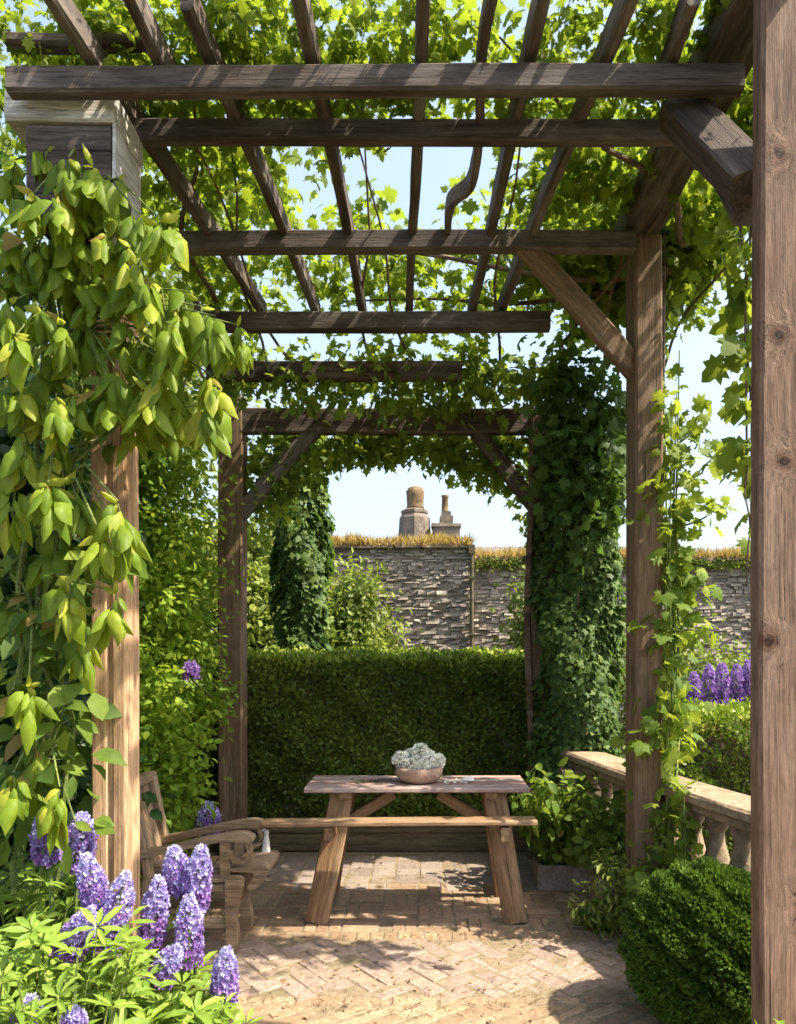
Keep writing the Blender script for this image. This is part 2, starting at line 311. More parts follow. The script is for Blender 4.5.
# ------------------------------------------------------------------ leaves
def fan(outline, center=(0, .42, .05)):
    v = [center] + outline; n = len(outline)
    return np.array(v, float), [(0, 1 + k, 1 + (k + 1) % n) for k in range(n)]
def mirror(half):  # half outline from base to tip on +x
    pts = [(x, y, z) for x, y, z in half]
    return pts + [(-x, y, z) for x, y, z in reversed(half) if abs(x) > 1e-6]
T = {}
T['tiny'] = (np.array([(0, 0, 0), (.30, .5, .10), (0, 1, 0), (-.30, .5, .10)], float), [(0, 1, 2), (0, 2, 3)])
T['oval'] = (np.array([(0, 0, 0), (.26, .32, .07), (.24, .66, .04), (0, 1, -.12), (-.24, .66, .04), (-.26, .32, .07), (0, .34, 0), (0, .68, -.03)], float),
             [(0, 1, 6), (1, 2, 7, 6), (2, 3, 7), (0, 6, 5), (6, 7, 4, 5), (7, 3, 4)])
T['lance'] = (np.array([(0, 0, 0), (.13, .35, .05), (.12, .7, .02), (0, 1, -.12), (-.12, .7, .02), (-.13, .35, .05), (0, .37, 0), (0, .7, -.04)], float), T['oval'][1])
T['droop'] = (np.array([(0, 0, 0), (.14, .22, -.04), (.20, .46, -.12), (.14, .78, -.16), (0, 1.12, -.10), (-.14, .78, -.16), (-.20, .46, -.12), (-.14, .22, -.04),
                        (0, .22, .14), (0, .5, .17), (0, .78, .06)], float),
              [(0, 1, 8), (1, 2, 9, 8), (2, 3, 10, 9), (3, 4, 10), (0, 8, 7), (8, 9, 6, 7), (9, 10, 5, 6), (10, 4, 5)])
T['ivy'] = fan(mirror([(0, .05, 0), (.18, -.06, -.02), (.42, .05, -.05), (.30, .30, .02), (.50, .52, -.06), (.22, .60, .02), (0, 1, -.08)]), (0, .35, .05))
T['vine'] = fan(mirror([(0, .08, 0), (.14, -.08, -.03), (.34, -.04, -.06), (.30, .14, 0), (.56, .22, -.10), (.40, .36, 0), (.54, .58, -.08), (.26, .58, .02), (.22, .80, 0), (0, 1.02, -.10)]), (0, .32, .06))
T['blade'] = (np.array([(-.05, 0, 0), (.05, 0, 0), (.03, .55, .03), (0, 1, .0), (-.03, .55, .03)], float), [(0, 1, 2, 4), (4, 2, 3)])
def floret():
    v, f = [], []
    for k in range(5):
        a = 2 * math.pi * k / 5; b = len(v)
        for (rr, y, w) in ((0.05, 0, 0), (.38, .45, .26), (.62, .75, 0), (.38, .45, -.26)):
            ca, sa = math.cos(a), math.sin(a); v.append((rr * ca - w * sa, y, rr * sa + w * ca))
        f.append((b, b + 1, b + 2, b + 3))
    return np.array(v, float), f
T['floret'] = floret()

def leaf_mesh(tmpl, pos, dirs, nrm, size, rnd=None, smooth=False):
    tv, tf = T[tmpl]; pos = np.asarray(pos, float); N = len(pos)
    if N == 0: return mesh_from([], [])
    y = np.asarray(dirs, float); y = y / (np.linalg.norm(y, axis=1, keepdims=True) + 1e-9)
    z = np.asarray(nrm, float); z = z - y * (z * y).sum(1, keepdims=True); zl = np.linalg.norm(z, axis=1, keepdims=True)
    alt = np.cross(y, np.array([[.3, .7, .2]])); z = np.where(zl < 1e-3, alt, z); z = z / (np.linalg.norm(z, axis=1, keepdims=True) + 1e-9)
    x = np.cross(y, z); size = np.broadcast_to(np.asarray(size, float), (N,))
    wob = R.uniform(.8, 1.2, (N, 1, 1)); curl = R.uniform(.3, 1.9, (N, 1, 1))
    V = pos[:, None, :] + size[:, None, None] * (tv[None, :, 0:1] * wob * x[:, None, :] + tv[None, :, 1:2] * y[:, None, :] + tv[None, :, 2:3] * curl * z[:, None, :])
    nv = len(tv); me = bpy.data.meshes.new('leaves')
    me.vertices.add(N * nv); me.vertices.foreach_set('co', V.reshape(-1).astype(np.float32))
    flat = np.concatenate([np.array(f) for f in tf]); sizes = np.array([len(f) for f in tf]); off = np.arange(N)[:, None] * nv
    loops = (flat[None, :] + off).reshape(-1); tot = np.tile(sizes, N); start = np.concatenate([[0], np.cumsum(tot)[:-1]])
    me.loops.add(len(loops)); me.loops.foreach_set('vertex_index', loops.astype(np.int32))
    me.polygons.add(len(tot)); me.polygons.foreach_set('loop_start', start.astype(np.int32))
    try: me.polygons.foreach_set('loop_total', tot.astype(np.int32))
    except Exception: pass
    if smooth: me.polygons.foreach_set('use_smooth', np.ones(len(tot), dtype=bool))
    if rnd is None: rnd = R.rand(N)
    a = me.attributes.new('rnd', 'FLOAT', 'FACE'); a.data.foreach_set('value', np.repeat(np.clip(rnd, 0, 1), len(tf)).astype(np.float32))
    me.update(calc_edges=True); me.validate(); return me
def foliage(parent, tmpl, mat, pos, dirs, nrm, size, rnd=None, name='foliage', smooth=False, label=None):
    return link(name, leaf_mesh(tmpl, pos, dirs, nrm, size, rnd, smooth), L.get(mat) or M[mat], parent, label=label)
def unit(n): v = R.normal(size=(n, 3)); return v / np.linalg.norm(v, axis=1, keepdims=True)
def arr(x): return np.asarray(x, float)
def clump_leaves(centers, rad, n, size, droop=0.3, up=0.5, flat=(1, 1, 1), weights=None, rand=0.7):
    """n leaves spread through soft clumps; returns pos, dir, normal, size, rnd (clumps vary in tone)"""
    C = arr(centers); K = len(C); rad = np.broadcast_to(arr(rad), (K,))
    idx = R.choice(K, n, p=weights); o = R.normal(size=(n, 3)) * 0.55 * arr(flat); pos = C[idx] + o * rad[idx, None]
    out = o / (np.linalg.norm(o, axis=1, keepdims=True) + 1e-6)
    d = out * 0.7 + R.normal(size=(n, 3)) * 0.5 + arr([0, 0, -droop]); nr = out * 0.6 + R.normal(size=(n, 3)) * rand * 0.6 + arr([0, 0, up])
    tone = R.rand(K)[idx] * 0.45 + R.rand(n) * 0.55
    return pos, d, nr, size * R.uniform(.65, 1.25, n), tone
def ellipsoid_centers(c, r, k, shell=0.55):
    u = unit(k); q = R.uniform(shell, 1.0, (k, 1)); return arr(c) + u * q * arr(r)
def wander(p0, p1, n, amp):
    p0, p1 = Vector(p0), Vector(p1); out = []; a = [random.uniform(0, 6.28) for _ in range(3)]
    for i in range(n + 1):
        t = i / n; e = amp * math.sin(math.pi * min(1, t * 1.3 + .1))
        out.append(p0.lerp(p1, t) + Vector((e * math.sin(a[0] + 5 * t), e * math.sin(a[1] + 6 * t), .4 * e * math.sin(a[2] + 4 * t))))
    return out
def shrub(name, label, cat, c, r, k, n, size, tmpl, mat, base=0.0, crad=0.2, group=None, droop=0.2, up=0.5, stems=5, shell=0.5, floor=None):
    t = thing(name, label, cat, (c[0], c[1], base), group)
    mb = MB()
    for i in range(stems):
        u = unit(1)[0] * arr(r) * 0.6; e = Vector(arr(c) + u)
        mb.tube(wander((c[0] + random.uniform(-.1, .1), c[1] + random.uniform(-.1, .1), base), e, 7, .05), [.022 - .0023 * q for q in range(8)], 5)
    mb.build('stem', M['bark'], t)
    cs = ellipsoid_centers(c, r, k, shell)
    if floor is not None: cs[:, 2] = np.maximum(cs[:, 2], floor)
    foliage(t, tmpl, mat, *clump_leaves(cs, crad, n, size, droop, up))
    return t

# ------------------------------------------------------------------ the ground and the paving
mb = MB(); n = 24
for i in range(n):
    for j in range(n):
        xs = [-200 + 400 * (i + a) / n for a in (0, 1)]; ys = [-100 + 400 * (j + a) / n for a in (0, 1)]
        mb.add([(xs[0], ys[0], -.03), (xs[1], ys[0], -.03), (xs[1], ys[1], -.03), (xs[0], ys[1], -.03)], [(0, 1, 2, 3)])
tag(mb.build('ground', M['earth']), kind='structure')
mb = MB(); mb.box((-2.0, 0.6, -.025), (1.75, 5.80, .008)); tag(mb.build('paving_bed', M['sand']), kind='structure')

def brick(mb, cx, cy, lx, ly, ang, gap=.005, z=0.012):
    c, s = math.cos(ang), math.sin(ang); hx, hy = lx / 2 - gap / 2, ly / 2 - gap / 2; ch = .006
    dz = random.uniform(-.004, .003); tl = [random.uniform(-.003, .003) for _ in range(4)]; v = []
    cr = [(-1, -1), (1, -1), (1, 1), (-1, 1)]
    for zz, ins in ((-.012, 0), (z - .005, 0), (z, ch)):
        for k, (a, b) in enumerate(cr):
            x, y = a * (hx - ins) + random.uniform(-.003, .003), b * (hy - ins) + random.uniform(-.003, .003)
            v.append((cx + x * c - y * s, cy + x * s + y * c, zz + (dz + tl[k] if zz > 0 else 0)))
    mb.add(v, [(8, 9, 10, 11)] + [(q * 4 + k, q * 4 + (k + 1) % 4, q * 4 + 4 + (k + 1) % 4, q * 4 + 4 + k) for q in (0, 1) for k in range(4)], random.random())
# far band: square grey setts
mb = MB(); y = 4.93
while y < 5.74:
    x = -1.95
    while x < 1.7: brick(mb, x, y, .165, .165, 0, .010); x += .168
    y += .168
tag(mb.build('paving_far', M['paver_grey'], recalc=False), kind='structure')
# middle band: brown bricks in basket weave
mb = MB(); j = 0; y = 4.15
while y < 4.80:
    i = 0; x = -1.95
    while x < 1.7:
        if (i + j) % 2: [brick(mb, x + .105, y + o, .21, .07, 0, .006) for o in (.035, .105, .175)]
        else: [brick(mb, x + o, y + .105, .07, .21, 0, .006) for o in (.035, .105, .175)]
        x += .214; i += 1
    y += .214; j += 1
x = -1.95
while x < 1.7: brick(mb, x, 4.09, .072, .11, 0); x += .074
tag(mb.build('paving_middle', M['paver_brown'], recalc=False), kind='structure')
# near band: mauve bricks in herringbone laid at 45 degrees
mb = MB(); a = math.radians(38); W_, L_ = .10, .20
for i in range(-26, 27):
    for j in range(-26, 27):
        for (ox, oy, h) in ((0, 0, 0), (0, 0, 1)):
            # herringbone: steps of (W,W) along the zigzag and (L,-L) across
            bx = i * W_ + j * L_ * 1.0; by = i * W_ - j * L_ * 1.0
            if h == 0: x, y, ll, lw = bx + L_ / 2, by + W_ / 2, L_, W_
            else: x, y, ll, lw = bx + W_ / 2, by + W_ + L_ / 2, W_, L_
            X = x * math.cos(a) - y * math.sin(a) + 0.1; Y = (x * math.sin(a) + y * math.cos(a)) + 3.3
            if 3.40 < Y < 4.0 and -1.9 < X < 1.7: brick(mb, X, Y, ll, lw, a, .007)
tag(mb.build('paving_near', M['paver_mauve'], recalc=False), kind='structure')
# front strip: a course of bricks on edge, then slanted bricks
mb = MB(); x = -1.95
while x < 1.7: brick(mb, x, 3.335, .21, .085, 0, .008); x += .213
y = 3.24
while y > 0.7:
    x = -1.95 + random.uniform(0, .1)
    while x < 1.7: brick(mb, x, y, .20, .07, math.radians(32), .008); x += .135
    y -= .105
tag(mb.build('paving_front', M['paver_brown'], recalc=False), kind='structure')

# straw, dust and small dry leaves lying on the paving
n = 2600; p = np.stack([R.uniform(-1.5, 1.3, n), 1.2 + 4.6 * R.rand(n), np.full(n, .0155)], 1); p[: n // 2, 1] = R.choice([3.40, 4.03, 4.83, 5.75, 3.28], n // 2) + R.normal(0, .05, n // 2)
tag(link('leaf_litter', leaf_mesh('blade', p, R.normal(size=(n, 3)) * arr([1, .8, .04]), R.normal(size=(n, 3)) * .12 + arr([0, 0, 1]), R.uniform(.015, .05, n)), L['litter']), kind='stuff')
n = 500; p = np.stack([R.uniform(-1.5, 1.3, n), R.uniform(2.4, 5.8, n), np.full(n, .018)], 1)
tag(link('fallen_leaves', leaf_mesh('oval', p, R.normal(size=(n, 3)) * arr([1, 1, .06]), R.normal(size=(n, 3)) * .3 + arr([0, 0, 1]), R.uniform(.012, .03, n)), L['litter']), kind='stuff')

# ------------------------------------------------------------------ pergola
pg = thing('pergola', 'weathered timber pergola of square posts, cross beams and rafters over the patio', 'pergola', (-0.15, 4.2, 0))
UPF = (0, -1, 0)
def post(x, y, w, top, mat, d=None, label=None, notch=None, bottom=0.0): return beam('post', (x, y, bottom), (x, y, top), w, d or w, M[mat], pg, up=UPF, jit=.003, ch=.012, label=label, notch=notch)
a = .072
grooved = [(-a + .01, -a), (a - .01, -a), (a, -a + .01), (a, a - .008), (a - .008, a), (.012, a), (.004, a - .02), (-.012, a - .02), (-.02, a), (-a + .01, a), (-a, a - .01), (-a, -a + .01)]
grooved = [(x, -y) if False else (x, y) for x, y in grooved]
post(-1.255, 3.075, .145, 3.58, 'post_warm', label='pale sunlit post made of two planks', notch=grooved)
post(1.245, 2.54, .230, 3.83, 'post_rosy', d=.085, label='broad reddish post with round knots')
post(1.226, 4.15, .150, 3.82, 'post_brown', d=.20)
post(-1.446, 5.74, .185, 3.42, 'post_brown')
post(0.92, 5.74, .185, 3.40, 'post_brown')
# painted cap on the near left post
mbc = beam('post_cap', (-1.51, 2.995, 3.40), (-1.186, 2.995, 3.40), .27, .36, M['beam'], pg, label='boxed brown post head')
beam('post_cap', (-1.585, 2.995, 3.640), (-1.170, 2.995, 3.640), .30, .115, M['cap'], pg, label='pale grey painted cap board')
beam('post_cap', (-1.178, 2.862, 3.46), (-1.178, 3.128, 3.46), .012, .24, M['cap'], pg, label='pale grey painted cap board')
beam('post_cap', (-1.178, 2.862, 3.22), (-1.178, 3.128, 3.22), .012, .23, M['cap'], pg, label='pale grey painted cap board')
# cross beams: (y, x0, x1, z0, z1)
for (yy, x0, x1, z0, z1, dp) in ((2.75, -1.53, 1.185, 3.628, 3.726, .062), (3.10, -1.30, 1.12, 3.684, 3.773, .062), (3.95, -1.50, 1.13, 3.682, 3.787, .075),
                                 (4.75, -1.52, .815, 3.605, 3.723, .08), (5.20, -1.50, .28, 3.452, 3.58, .08), (5.66, -1.54, 1.02, 3.212, 3.40, .09)):
    beam('cross_beam', (x0, yy + dp / 2, (z0 + z1) / 2), (x1, yy + dp / 2, (z0 + z1) / 2), dp, z1 - z0, M['beam'], pg)
# rafters lie on the cross beams
RB, RH = 3.755, .105
for (xa, ya, xb, yb) in ((-1.25, 2.50, -1.05, 4.95), (-1.0, 2.46, -.965, 2.98), (-.80, 2.56, -.69, 4.95), (-.415, 2.50, -.385, 4.98), (.005, 2.48, -.08, 4.95),
                         (.42, 2.50, .32, 4.98), (.71, 2.48, .51, 4.95), (.93, 2.55, .93, 2.98)):
    beam('rafter', (xa, ya, RB + RH / 2), (xb, yb, RB + RH / 2), .047, RH, M['rafter'], pg, jit=.006)
def kink(t): return (.042 * math.tanh((t - .75) * 26) + .012 * math.sin(t * 9), .012 * math.sin(t * 7))
beam('rafter', (.20, 2.52, RB + .045), (.185, 4.0, RB + .045), .036, .09, M['rafter'], pg, bend=kink, seg=44, label='thin crooked rafter with a kink')
# light battens above the rafters at the front
for (yy, x0, x1) in ((2.86, -1.58, -1.05),):
    beam('batten', (x0, yy, RB + RH + .025), (x1, yy, RB + RH + .025), .07, .045, M['rafter'], pg)
beam('plate_beam', (1.185, 4.27, 3.90), (1.185, 2.40, 3.90), .20, .155, M['beam'], pg)
beam('plate_beam', (-1.46, 5.86, 3.49), (-1.42, 4.6, 3.66), .10, .13, M['beam'], pg)
# knee braces
beam('knee_brace', (.545, 3.990, 3.735), (1.20, 4.12, 3.07), .058, .125, M['post_brown'], pg, up=(0.7, 0, 0.7))
beam('knee_brace', (1.00, 2.93, 3.68), (1.155, 2.62, 3.20), .11, .155, M['beam'], pg, up=(1, 0, .4))
beam('knee_brace', (1.185, 2.70, 3.16), (1.185, 3.18, 3.80), .10, .12, M['beam'], pg, up=(0, -.7, .7))
beam('knee_brace', (-.765, 5.705, 3.30), (-1.44, 5.705, 2.54), .066, .12, M['beam'], pg, up=(-.7, 0, .7))
beam('knee_brace', (.365, 5.705, 3.30), (.92, 5.705, 2.58), .066, .12, M['beam'], pg, up=(.7, 0, .7))

# ------------------------------------------------------------------ stone wall beyond the garden, dry grass along its top
def stone_wall(label, x0, x1, y, h, seed, batter=0.0):
    random.seed(seed)
    t = thing('stone_wall', label, 'wall', ((x0 + x1) / 2, y, 0))
    core = MB(); core.box((x0 + .02, y + .016, -.03), (x1 - .02, y + .50, h - .03)); core.build('mortar_core', M['mortar'], t)
    mb = MB(); z = 0.0
    while z < h - .03:
        ch = random.uniform(.032, .072); x = x0 + random.uniform(-.05, .02)
        ch = min(ch, h - z)
        while x < x1:
            w = random.uniform(.06, .24); xe = min(x + w, x1)
            p = random.uniform(-.020, .014); g = .003; k1, k2, k3, k4 = [random.uniform(-.010, .011) for _ in range(4)]
            a_, b_, c_, d_ = [random.uniform(-.018, .018) for _ in range(4)]
            v = [(x + g + k3, y + p + a_ * 1.6, z + g + k1), (xe - g - k4, y + p + b_ * 1.6, z + g + k2), (xe - g + k3, y + p + c_, z + ch - g + k4), (x + g - k4, y + p + d_, z + ch - g - k1),
                 (x + g, y + .1, z + g), (xe - g, y + .1, z + g), (xe - g, y + .1, z + ch - g), (x + g, y + .1, z + ch - g)]
            mb.add(v, [(0, 1, 2, 3), (0, 4, 5, 1), (1, 5, 6, 2), (2, 6, 7, 3), (3, 7, 4, 0)], random.random())
            x = xe
        z += ch
    mb.build('stones', M['slate'], t)
    cp = MB(); x = x0
    while x < x1:
        w = random.uniform(.35, .7); xe = min(x + w, x1); cp.box((x + .006, y - .07, h - .02), (xe - .006, y + .52, h + .06 + random.uniform(-.015, .02)), random.random(), jit=.012); x = xe
    cp.build('coping', M['coping'], t)
    return t
YW = 12.0
stone_wall('grey dry stone garden wall with straw coloured grass along the top, behind the hedge', -5.0, .78, YW, 3.22, 3)
stone_wall('lower grey stone wall set back to the right of the rusty downpipe', .80, 9.0, YW + .35, 3.06, 4)
dp = MB(); dp.tube([(.79, YW - .09, 0), (.79, YW - .09, 3.15)], .035, 8); dp.box((.74, YW - .13, 3.10), (.84, YW - .01, 3.24))
for zz in (.8, 1.8, 2.7): dp.box((.745, YW - .135, zz), (.835, YW - .02, zz + .04))
tag(dp.build('downpipe', M['lead']), 'narrow rusty brown downpipe where the two stone walls meet', 'pipe')
random.seed(5)
for (x0, x1, y, h, nb, lab) in ((-5, .78, YW, 3.26, 6500, 'straw coloured dry grass growing on the left wall top'), (.80, 9.0, YW + .35, 3.10, 8000, 'straw coloured dry grass growing on the right wall top')):
    px = R.uniform(x0, x1, nb); hh = .55 + .45 * np.sin(px * 7.0) * np.sin(px * 3.1 + 1)
    p = np.stack([px, y + R.uniform(-.12, .45, nb), np.full(nb, h - .02)], 1)
    d = np.stack([R.normal(0, .5, nb), R.normal(-.15, .4, nb), np.ones(nb)], 1)
    o = link('dry_grass', leaf_mesh('blade', p, d, R.normal(size=(nb, 3)) + arr([0, -1, 0]), R.uniform(.10, .26, nb) * (.75 + .35 * hh)), L['straw']); tag(o, kind='stuff')
# moss and green tufts under the right coping
p = np.stack([R.uniform(.85, 6, 1800), np.full(1800, YW + .27), 2.98 + R.normal(0, .05, 1800)], 1)
tag(link('moss', leaf_mesh('tiny', p, unit(1800) + arr([0, -.3, 0]), unit(1800) + arr([0, -1, .4]), R.uniform(.04, .09, 1800)), L['bush']), kind='stuff')

# ------------------------------------------------------------------ house beyond the wall: only its two chimneys rise into view
hs = thing('house', 'stone house behind the garden wall showing two brick chimneys with clay pots', 'house', (0, 21.5, 0))
mb = MB(); mb.box((-7, 19.2, -.03), (7, 24, 3.0)); mb.build('wall', M['chimney'], hs)
mb = MB(); mb.prism([(19.0, 3.0), (24.2, 3.0), (21.6, 4.55)], (0, 1, 0), (0, 0, 1), (1, 0, 0), 14.4, (-7.2, 0, 0)); mb.build('roof', M['roofslate'], hs)
c = at(414.5, 533, 21.0); mb = MB()
s8 = 8
prof = [(.46, 4.0 - c.z + c.z), (.46, 4.85), (.43, 5.30), (.36, 5.42), (.385, 5.44), (.385, 5.52), (.30, 5.56)]
mb.lathe(prof, (c.x, 21.3, 0), 8); ch1 = mb.build('chimney', M['chimney'], hs, label='larger eight sided stone chimney')
mb = MB(); mb.lathe([(.24, 5.56), (.26, 5.60), (.235, 5.66), (.25, 5.95), (.265, 6.08), (.22, 6.10), (.21, 6.16), (.12, 6.20), (.10, 6.16)], (c.x + .02, 21.3, 0), 20); mb.build('chimney_pot', M['pot'], ch1, smooth=True)
c = at(446, 530, 21.0); mb = MB()
mb.box((c.x - .36, 20.9, 4.0), (c.x + .38, 21.6, 5.02), jit=.012); mb.box((c.x - .40, 20.86, 5.02), (c.x + .41, 21.64, 5.10), jit=.012)
mb.box((c.x - .18, 21.0, 5.10), (c.x + .20, 21.5, 5.34), jit=.012); mb.box((c.x - .12, 21.05, 5.34), (c.x + .14, 21.4, 5.46), jit=.008)
ch2 = mb.build('chimney', M['chimney'], hs, label='smaller stepped chimney with a slim pot')
mb = MB(); mb.lathe([(.11, 5.46), (.10, 5.5), (.088, 5.86), (.105, 5.88), (.105, 5.94), (.07, 5.95)], (c.x - .02, 21.2, 0), 14); mb.build('chimney_pot', M['pot'], ch2, smooth=True)

# ------------------------------------------------------------------ hedges
def hedge(label, x0, x1, y0, y1, h, n, size, mat, name='hedge', z0=.06, bulge=.085):
    t = thing(name, label, 'hedge', ((x0 + x1) / 2, (y0 + y1) / 2, 0))
    mb = MB(); mb.box((x0 + .07, y0 + .09, -.02), (x1 - .07, y1 - .07, h - .09)); mb.build('branches', M['bark'], t)
    A = [(x1 - x0) * (h - z0), (x1 - x0) * (y1 - y0), (y1 - y0) * (h - z0), (y1 - y0) * (h - z0)]; A = arr(A) / sum(A); P, N = [], []
    for k, cnt in enumerate(R.multinomial(n, A)):
        u, v = R.rand(cnt), R.rand(cnt); o = np.zeros((cnt, 3)); nn = np.zeros((cnt, 3)); dep = np.abs(R.normal(0, .035, cnt))
        wob = bulge * (np.sin(u * 19 + k) * np.sin(v * 9 + 2 * k) + .6 * np.sin(u * 43 + v * 23)) * .5
        if k == 0: o[:, 0] = x0 + u * (x1 - x0); o[:, 2] = z0 + v * (h - z0); rnd_e = .05 * np.clip((o[:, 2] - h + .12) / .12, 0, 1) ** 2; o[:, 1] = y0 + dep + wob + rnd_e; nn[:, 1] = -1
        elif k == 1: o[:, 0] = x0 + u * (x1 - x0); o[:, 1] = y0 + v * (y1 - y0); o[:, 2] = h - dep + wob - .05 * np.clip((.1 - (o[:, 1] - y0)) / .1, 0, 1) ** 2 + np.abs(R.normal(0, .02, cnt)); nn[:, 2] = 1
        else:
            sgn = -1 if k == 2 else 1; o[:, 1] = y0 + u * (y1 - y0); o[:, 2] = z0 + v * (h - z0); o[:, 0] = (x0 + dep + wob) if k == 2 else (x1 - dep + wob); nn[:, 0] = sgn
        P.append(o); N.append(nn)
    P = np.concatenate(P); N = np.concatenate(N); m = len(P)
    tone = .42 * R.rand(m) + .16 * np.sin(P[:, 0] * 2.3 + P[:, 2] * 3.1) + .3 * (.5 + .5 * np.sin(P[:, 0] * 9) * np.sin(P[:, 2] * 11)) + .5 * (N[:, 2] > .5)  # top leaves paler: sunlight on the hedge top put into leaf tone
    k = int((x1 - x0) * 420); p = np.stack([R.uniform(x0, x1, k), R.uniform(y0, y1, k), h + R.normal(-.01, .015, k)], 1)   # shoots added along the top, paler tone standing in for sunlight
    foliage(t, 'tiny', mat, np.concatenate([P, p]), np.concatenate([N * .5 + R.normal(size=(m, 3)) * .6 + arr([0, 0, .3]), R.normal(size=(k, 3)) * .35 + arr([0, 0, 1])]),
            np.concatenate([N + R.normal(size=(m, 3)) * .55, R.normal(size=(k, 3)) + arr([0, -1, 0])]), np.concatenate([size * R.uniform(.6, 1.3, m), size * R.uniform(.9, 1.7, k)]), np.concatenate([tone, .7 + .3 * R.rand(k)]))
    return t
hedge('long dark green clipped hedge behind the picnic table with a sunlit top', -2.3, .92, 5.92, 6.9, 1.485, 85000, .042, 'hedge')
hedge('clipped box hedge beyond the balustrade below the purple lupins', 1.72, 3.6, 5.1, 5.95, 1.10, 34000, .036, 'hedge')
eb = thing('bed_edging', 'low mossy timber edging board along the foot of the hedge', 'edging', (-.4, 5.84, 0))
beam('board', (-2.2, 5.86, .07), (.82, 5.86, .07), .05, .15, M['edging'], eb); beam('top_rail', (-2.2, 5.865, .165), (.82, 5.865, .165), .075, .04, M['edging'], eb)

# ------------------------------------------------------------------ shrubs and trees behind
R.seed(41); random.seed(41)
shrub('shrub', 'tall yellow green feathery shrub between the two left posts', 'shrub', (-2.15, 5.2, 1.75), (.72, .6, 1.85), 200, 42000, .055, 'oval', 'feather', crad=.18, droop=.35, stems=9, floor=.15)
shrub('shrub', 'bright leafy shrub low beside the left bench', 'shrub', (-1.78, 4.55, .75), (.36, .28, .72), 60, 7000, .060, 'oval', 'feather', crad=.15, droop=.3, floor=.1)
shrub('shrub', 'pale green bush against the stone wall left of its bare patch', 'shrub', (-1.0, 10.8, 1.3), (.66, .5, 1.42), 90, 11000, .10, 'oval', 'bush', crad=.26)
shrub('shrub', 'light bush behind the hedge beside the left ivy column', 'shrub', (-2.1, 9.0, 1.6), (.75, .7, 1.8), 110, 12000, .095, 'oval', 'bush', crad=.26)
shrub('shrub', 'light green bush against the wall beside the ivy clad post', 'shrub', (1.75, 10.6, 1.25), (.50, .5, 1.5), 70, 8000, .10, 'oval', 'bush', crad=.26)
shrub('shrub', 'rounded yellow green bush below the right stone wall', 'shrub', (2.95, 8.3, .95), (.85, .6, .95), 70, 9000, .075, 'tiny', 'bush', crad=.24)
def tree(label, x, y, h, r, n, size, mat, tmpl='oval', group=None):
    t = thing('tree', label, 'tree', (x, y, 0), group); mb = MB()
    top = Vector((x, y, h * .8)); mb.tube(wander((x, y, -.05), top, 9, .12), [.14 - .012 * k for k in range(10)], 9)
    mb.build('trunk', M['bark'], t); lb = MB(); cs = []
    for i in range(15):
        b = Vector((x, y, h * random.uniform(.22, .7))); u = unit(1)[0]; e = Vector((x + u[0] * r, y + u[1] * r, h * random.uniform(.35, 1.0)))
        lb.tube(wander(b, e, 6, .1), [.05 - .006 * k for k in range(7)], 6)
        for q in range(6): cs.append(arr(e) + R.normal(size=3) * r * .33)
    lb.build('limbs', M['bark'], t); foliage(t, tmpl, mat, *clump_leaves(cs, r * .38, n, size), name='crown')
tree('dark leafy tree behind the vine at the left edge', -4.15, 4.9, 5.2, 1.2, 22000, .10, 'dark')
tree('green tree beyond the feathery shrub on the left', -3.6, 8.6, 5.2, 1.3, 14000, .11, 'bush')
shrub('shrub', 'dark broad leaved shrub in shade behind the pale left post', 'shrub', (-2.35, 3.75, 1.5), (.72, .40, 1.75), 120, 13000, .10, 'oval', 'dark', crad=.24, floor=.15)

# ------------------------------------------------------------------ vines on the pergola
def roof_density(p):
    x, y = p[:, 0], p[:, 1]
    w = np.ones(len(p))
    w *= 1 - .98 * np.exp(-(((x + .0) / .60) ** 4 + ((y - 3.93) / .66) ** 4))
    w *= 1 - .75 * np.exp(-(((x + .55) / .35) ** 2 + ((y - 3.85) / .25) ** 2))
    w *= 1 - .6 * np.exp(-(((x + .6) / .55) ** 2 + ((y - 4.55) / .40) ** 2))
    return w
rv = thing('climbing_vine', 'bright leafy vine spread over the top of the pergola rafters', 'vine', (.9, 5.6, 0))
sm = MB()
for k in range(9):
    x = -1.7 + 3.5 * k / 8 + random.uniform(-.08, .08); ya = random.uniform(4.4, 5.6)
    sm.tube(wander((x, 5.9, 3.62), (x + random.uniform(-.5, .5), random.uniform(2.2, 3.2), RB + RH + .05 + random.uniform(0, .12)), 14, .09), [.012 - .0006 * q for q in range(15)], 5)
for (xa, ya, xb, yb) in ((1.5, 4.6, -1.2, 4.4), (1.5, 4.9, -.6, 5.1), (1.5, 4.3, .3, 2.9), (-1.5, 5.3, -.9, 2.9)): sm.tube(wander((xa, ya, RB + RH + .05), (xb, yb, RB + RH + .08), 18, .12), [.022 - .001 * q for q in range(19)], 7)
sm.tube(wander((.80, 5.60, 0), (.82, 5.60, 3.75), 16, .05), [.035 - .001 * q for q in range(17)], 7)
sm.build('stem', M['bark'], rv)
cs = np.stack([R.uniform(-2.0, 1.9, 700), R.uniform(2.62, 5.35, 700), R.rand(700)], 1)
keep = R.rand(700) < roof_density(cs); cs = cs[keep]
zf = np.where(cs[:, 1] > 5.0, 3.90 - (cs[:, 1] - 5.0) * .42, 3.93)
thick = np.where(cs[:, 1] > 3.9, .34, .12)
cs[:, 2] = zf + cs[:, 2] * thick
pos_, d_, n_, s_, t_ = clump_leaves(cs, .15, 8600, .072, .25, .6, (1, 1, .6)); s_ = s_ * np.clip(.55 + .45 * (pos_[:, 1] - 2.4) / 1.4, .55, 1)
foliage(rv, 'vine', 'grape', pos_, d_, n_, s_, t_)
cf = np.stack([R.uniform(-1.7, 1.25, 220), R.uniform(2.78, 3.35, 220), R.uniform(3.88, 4.02, 220)], 1)
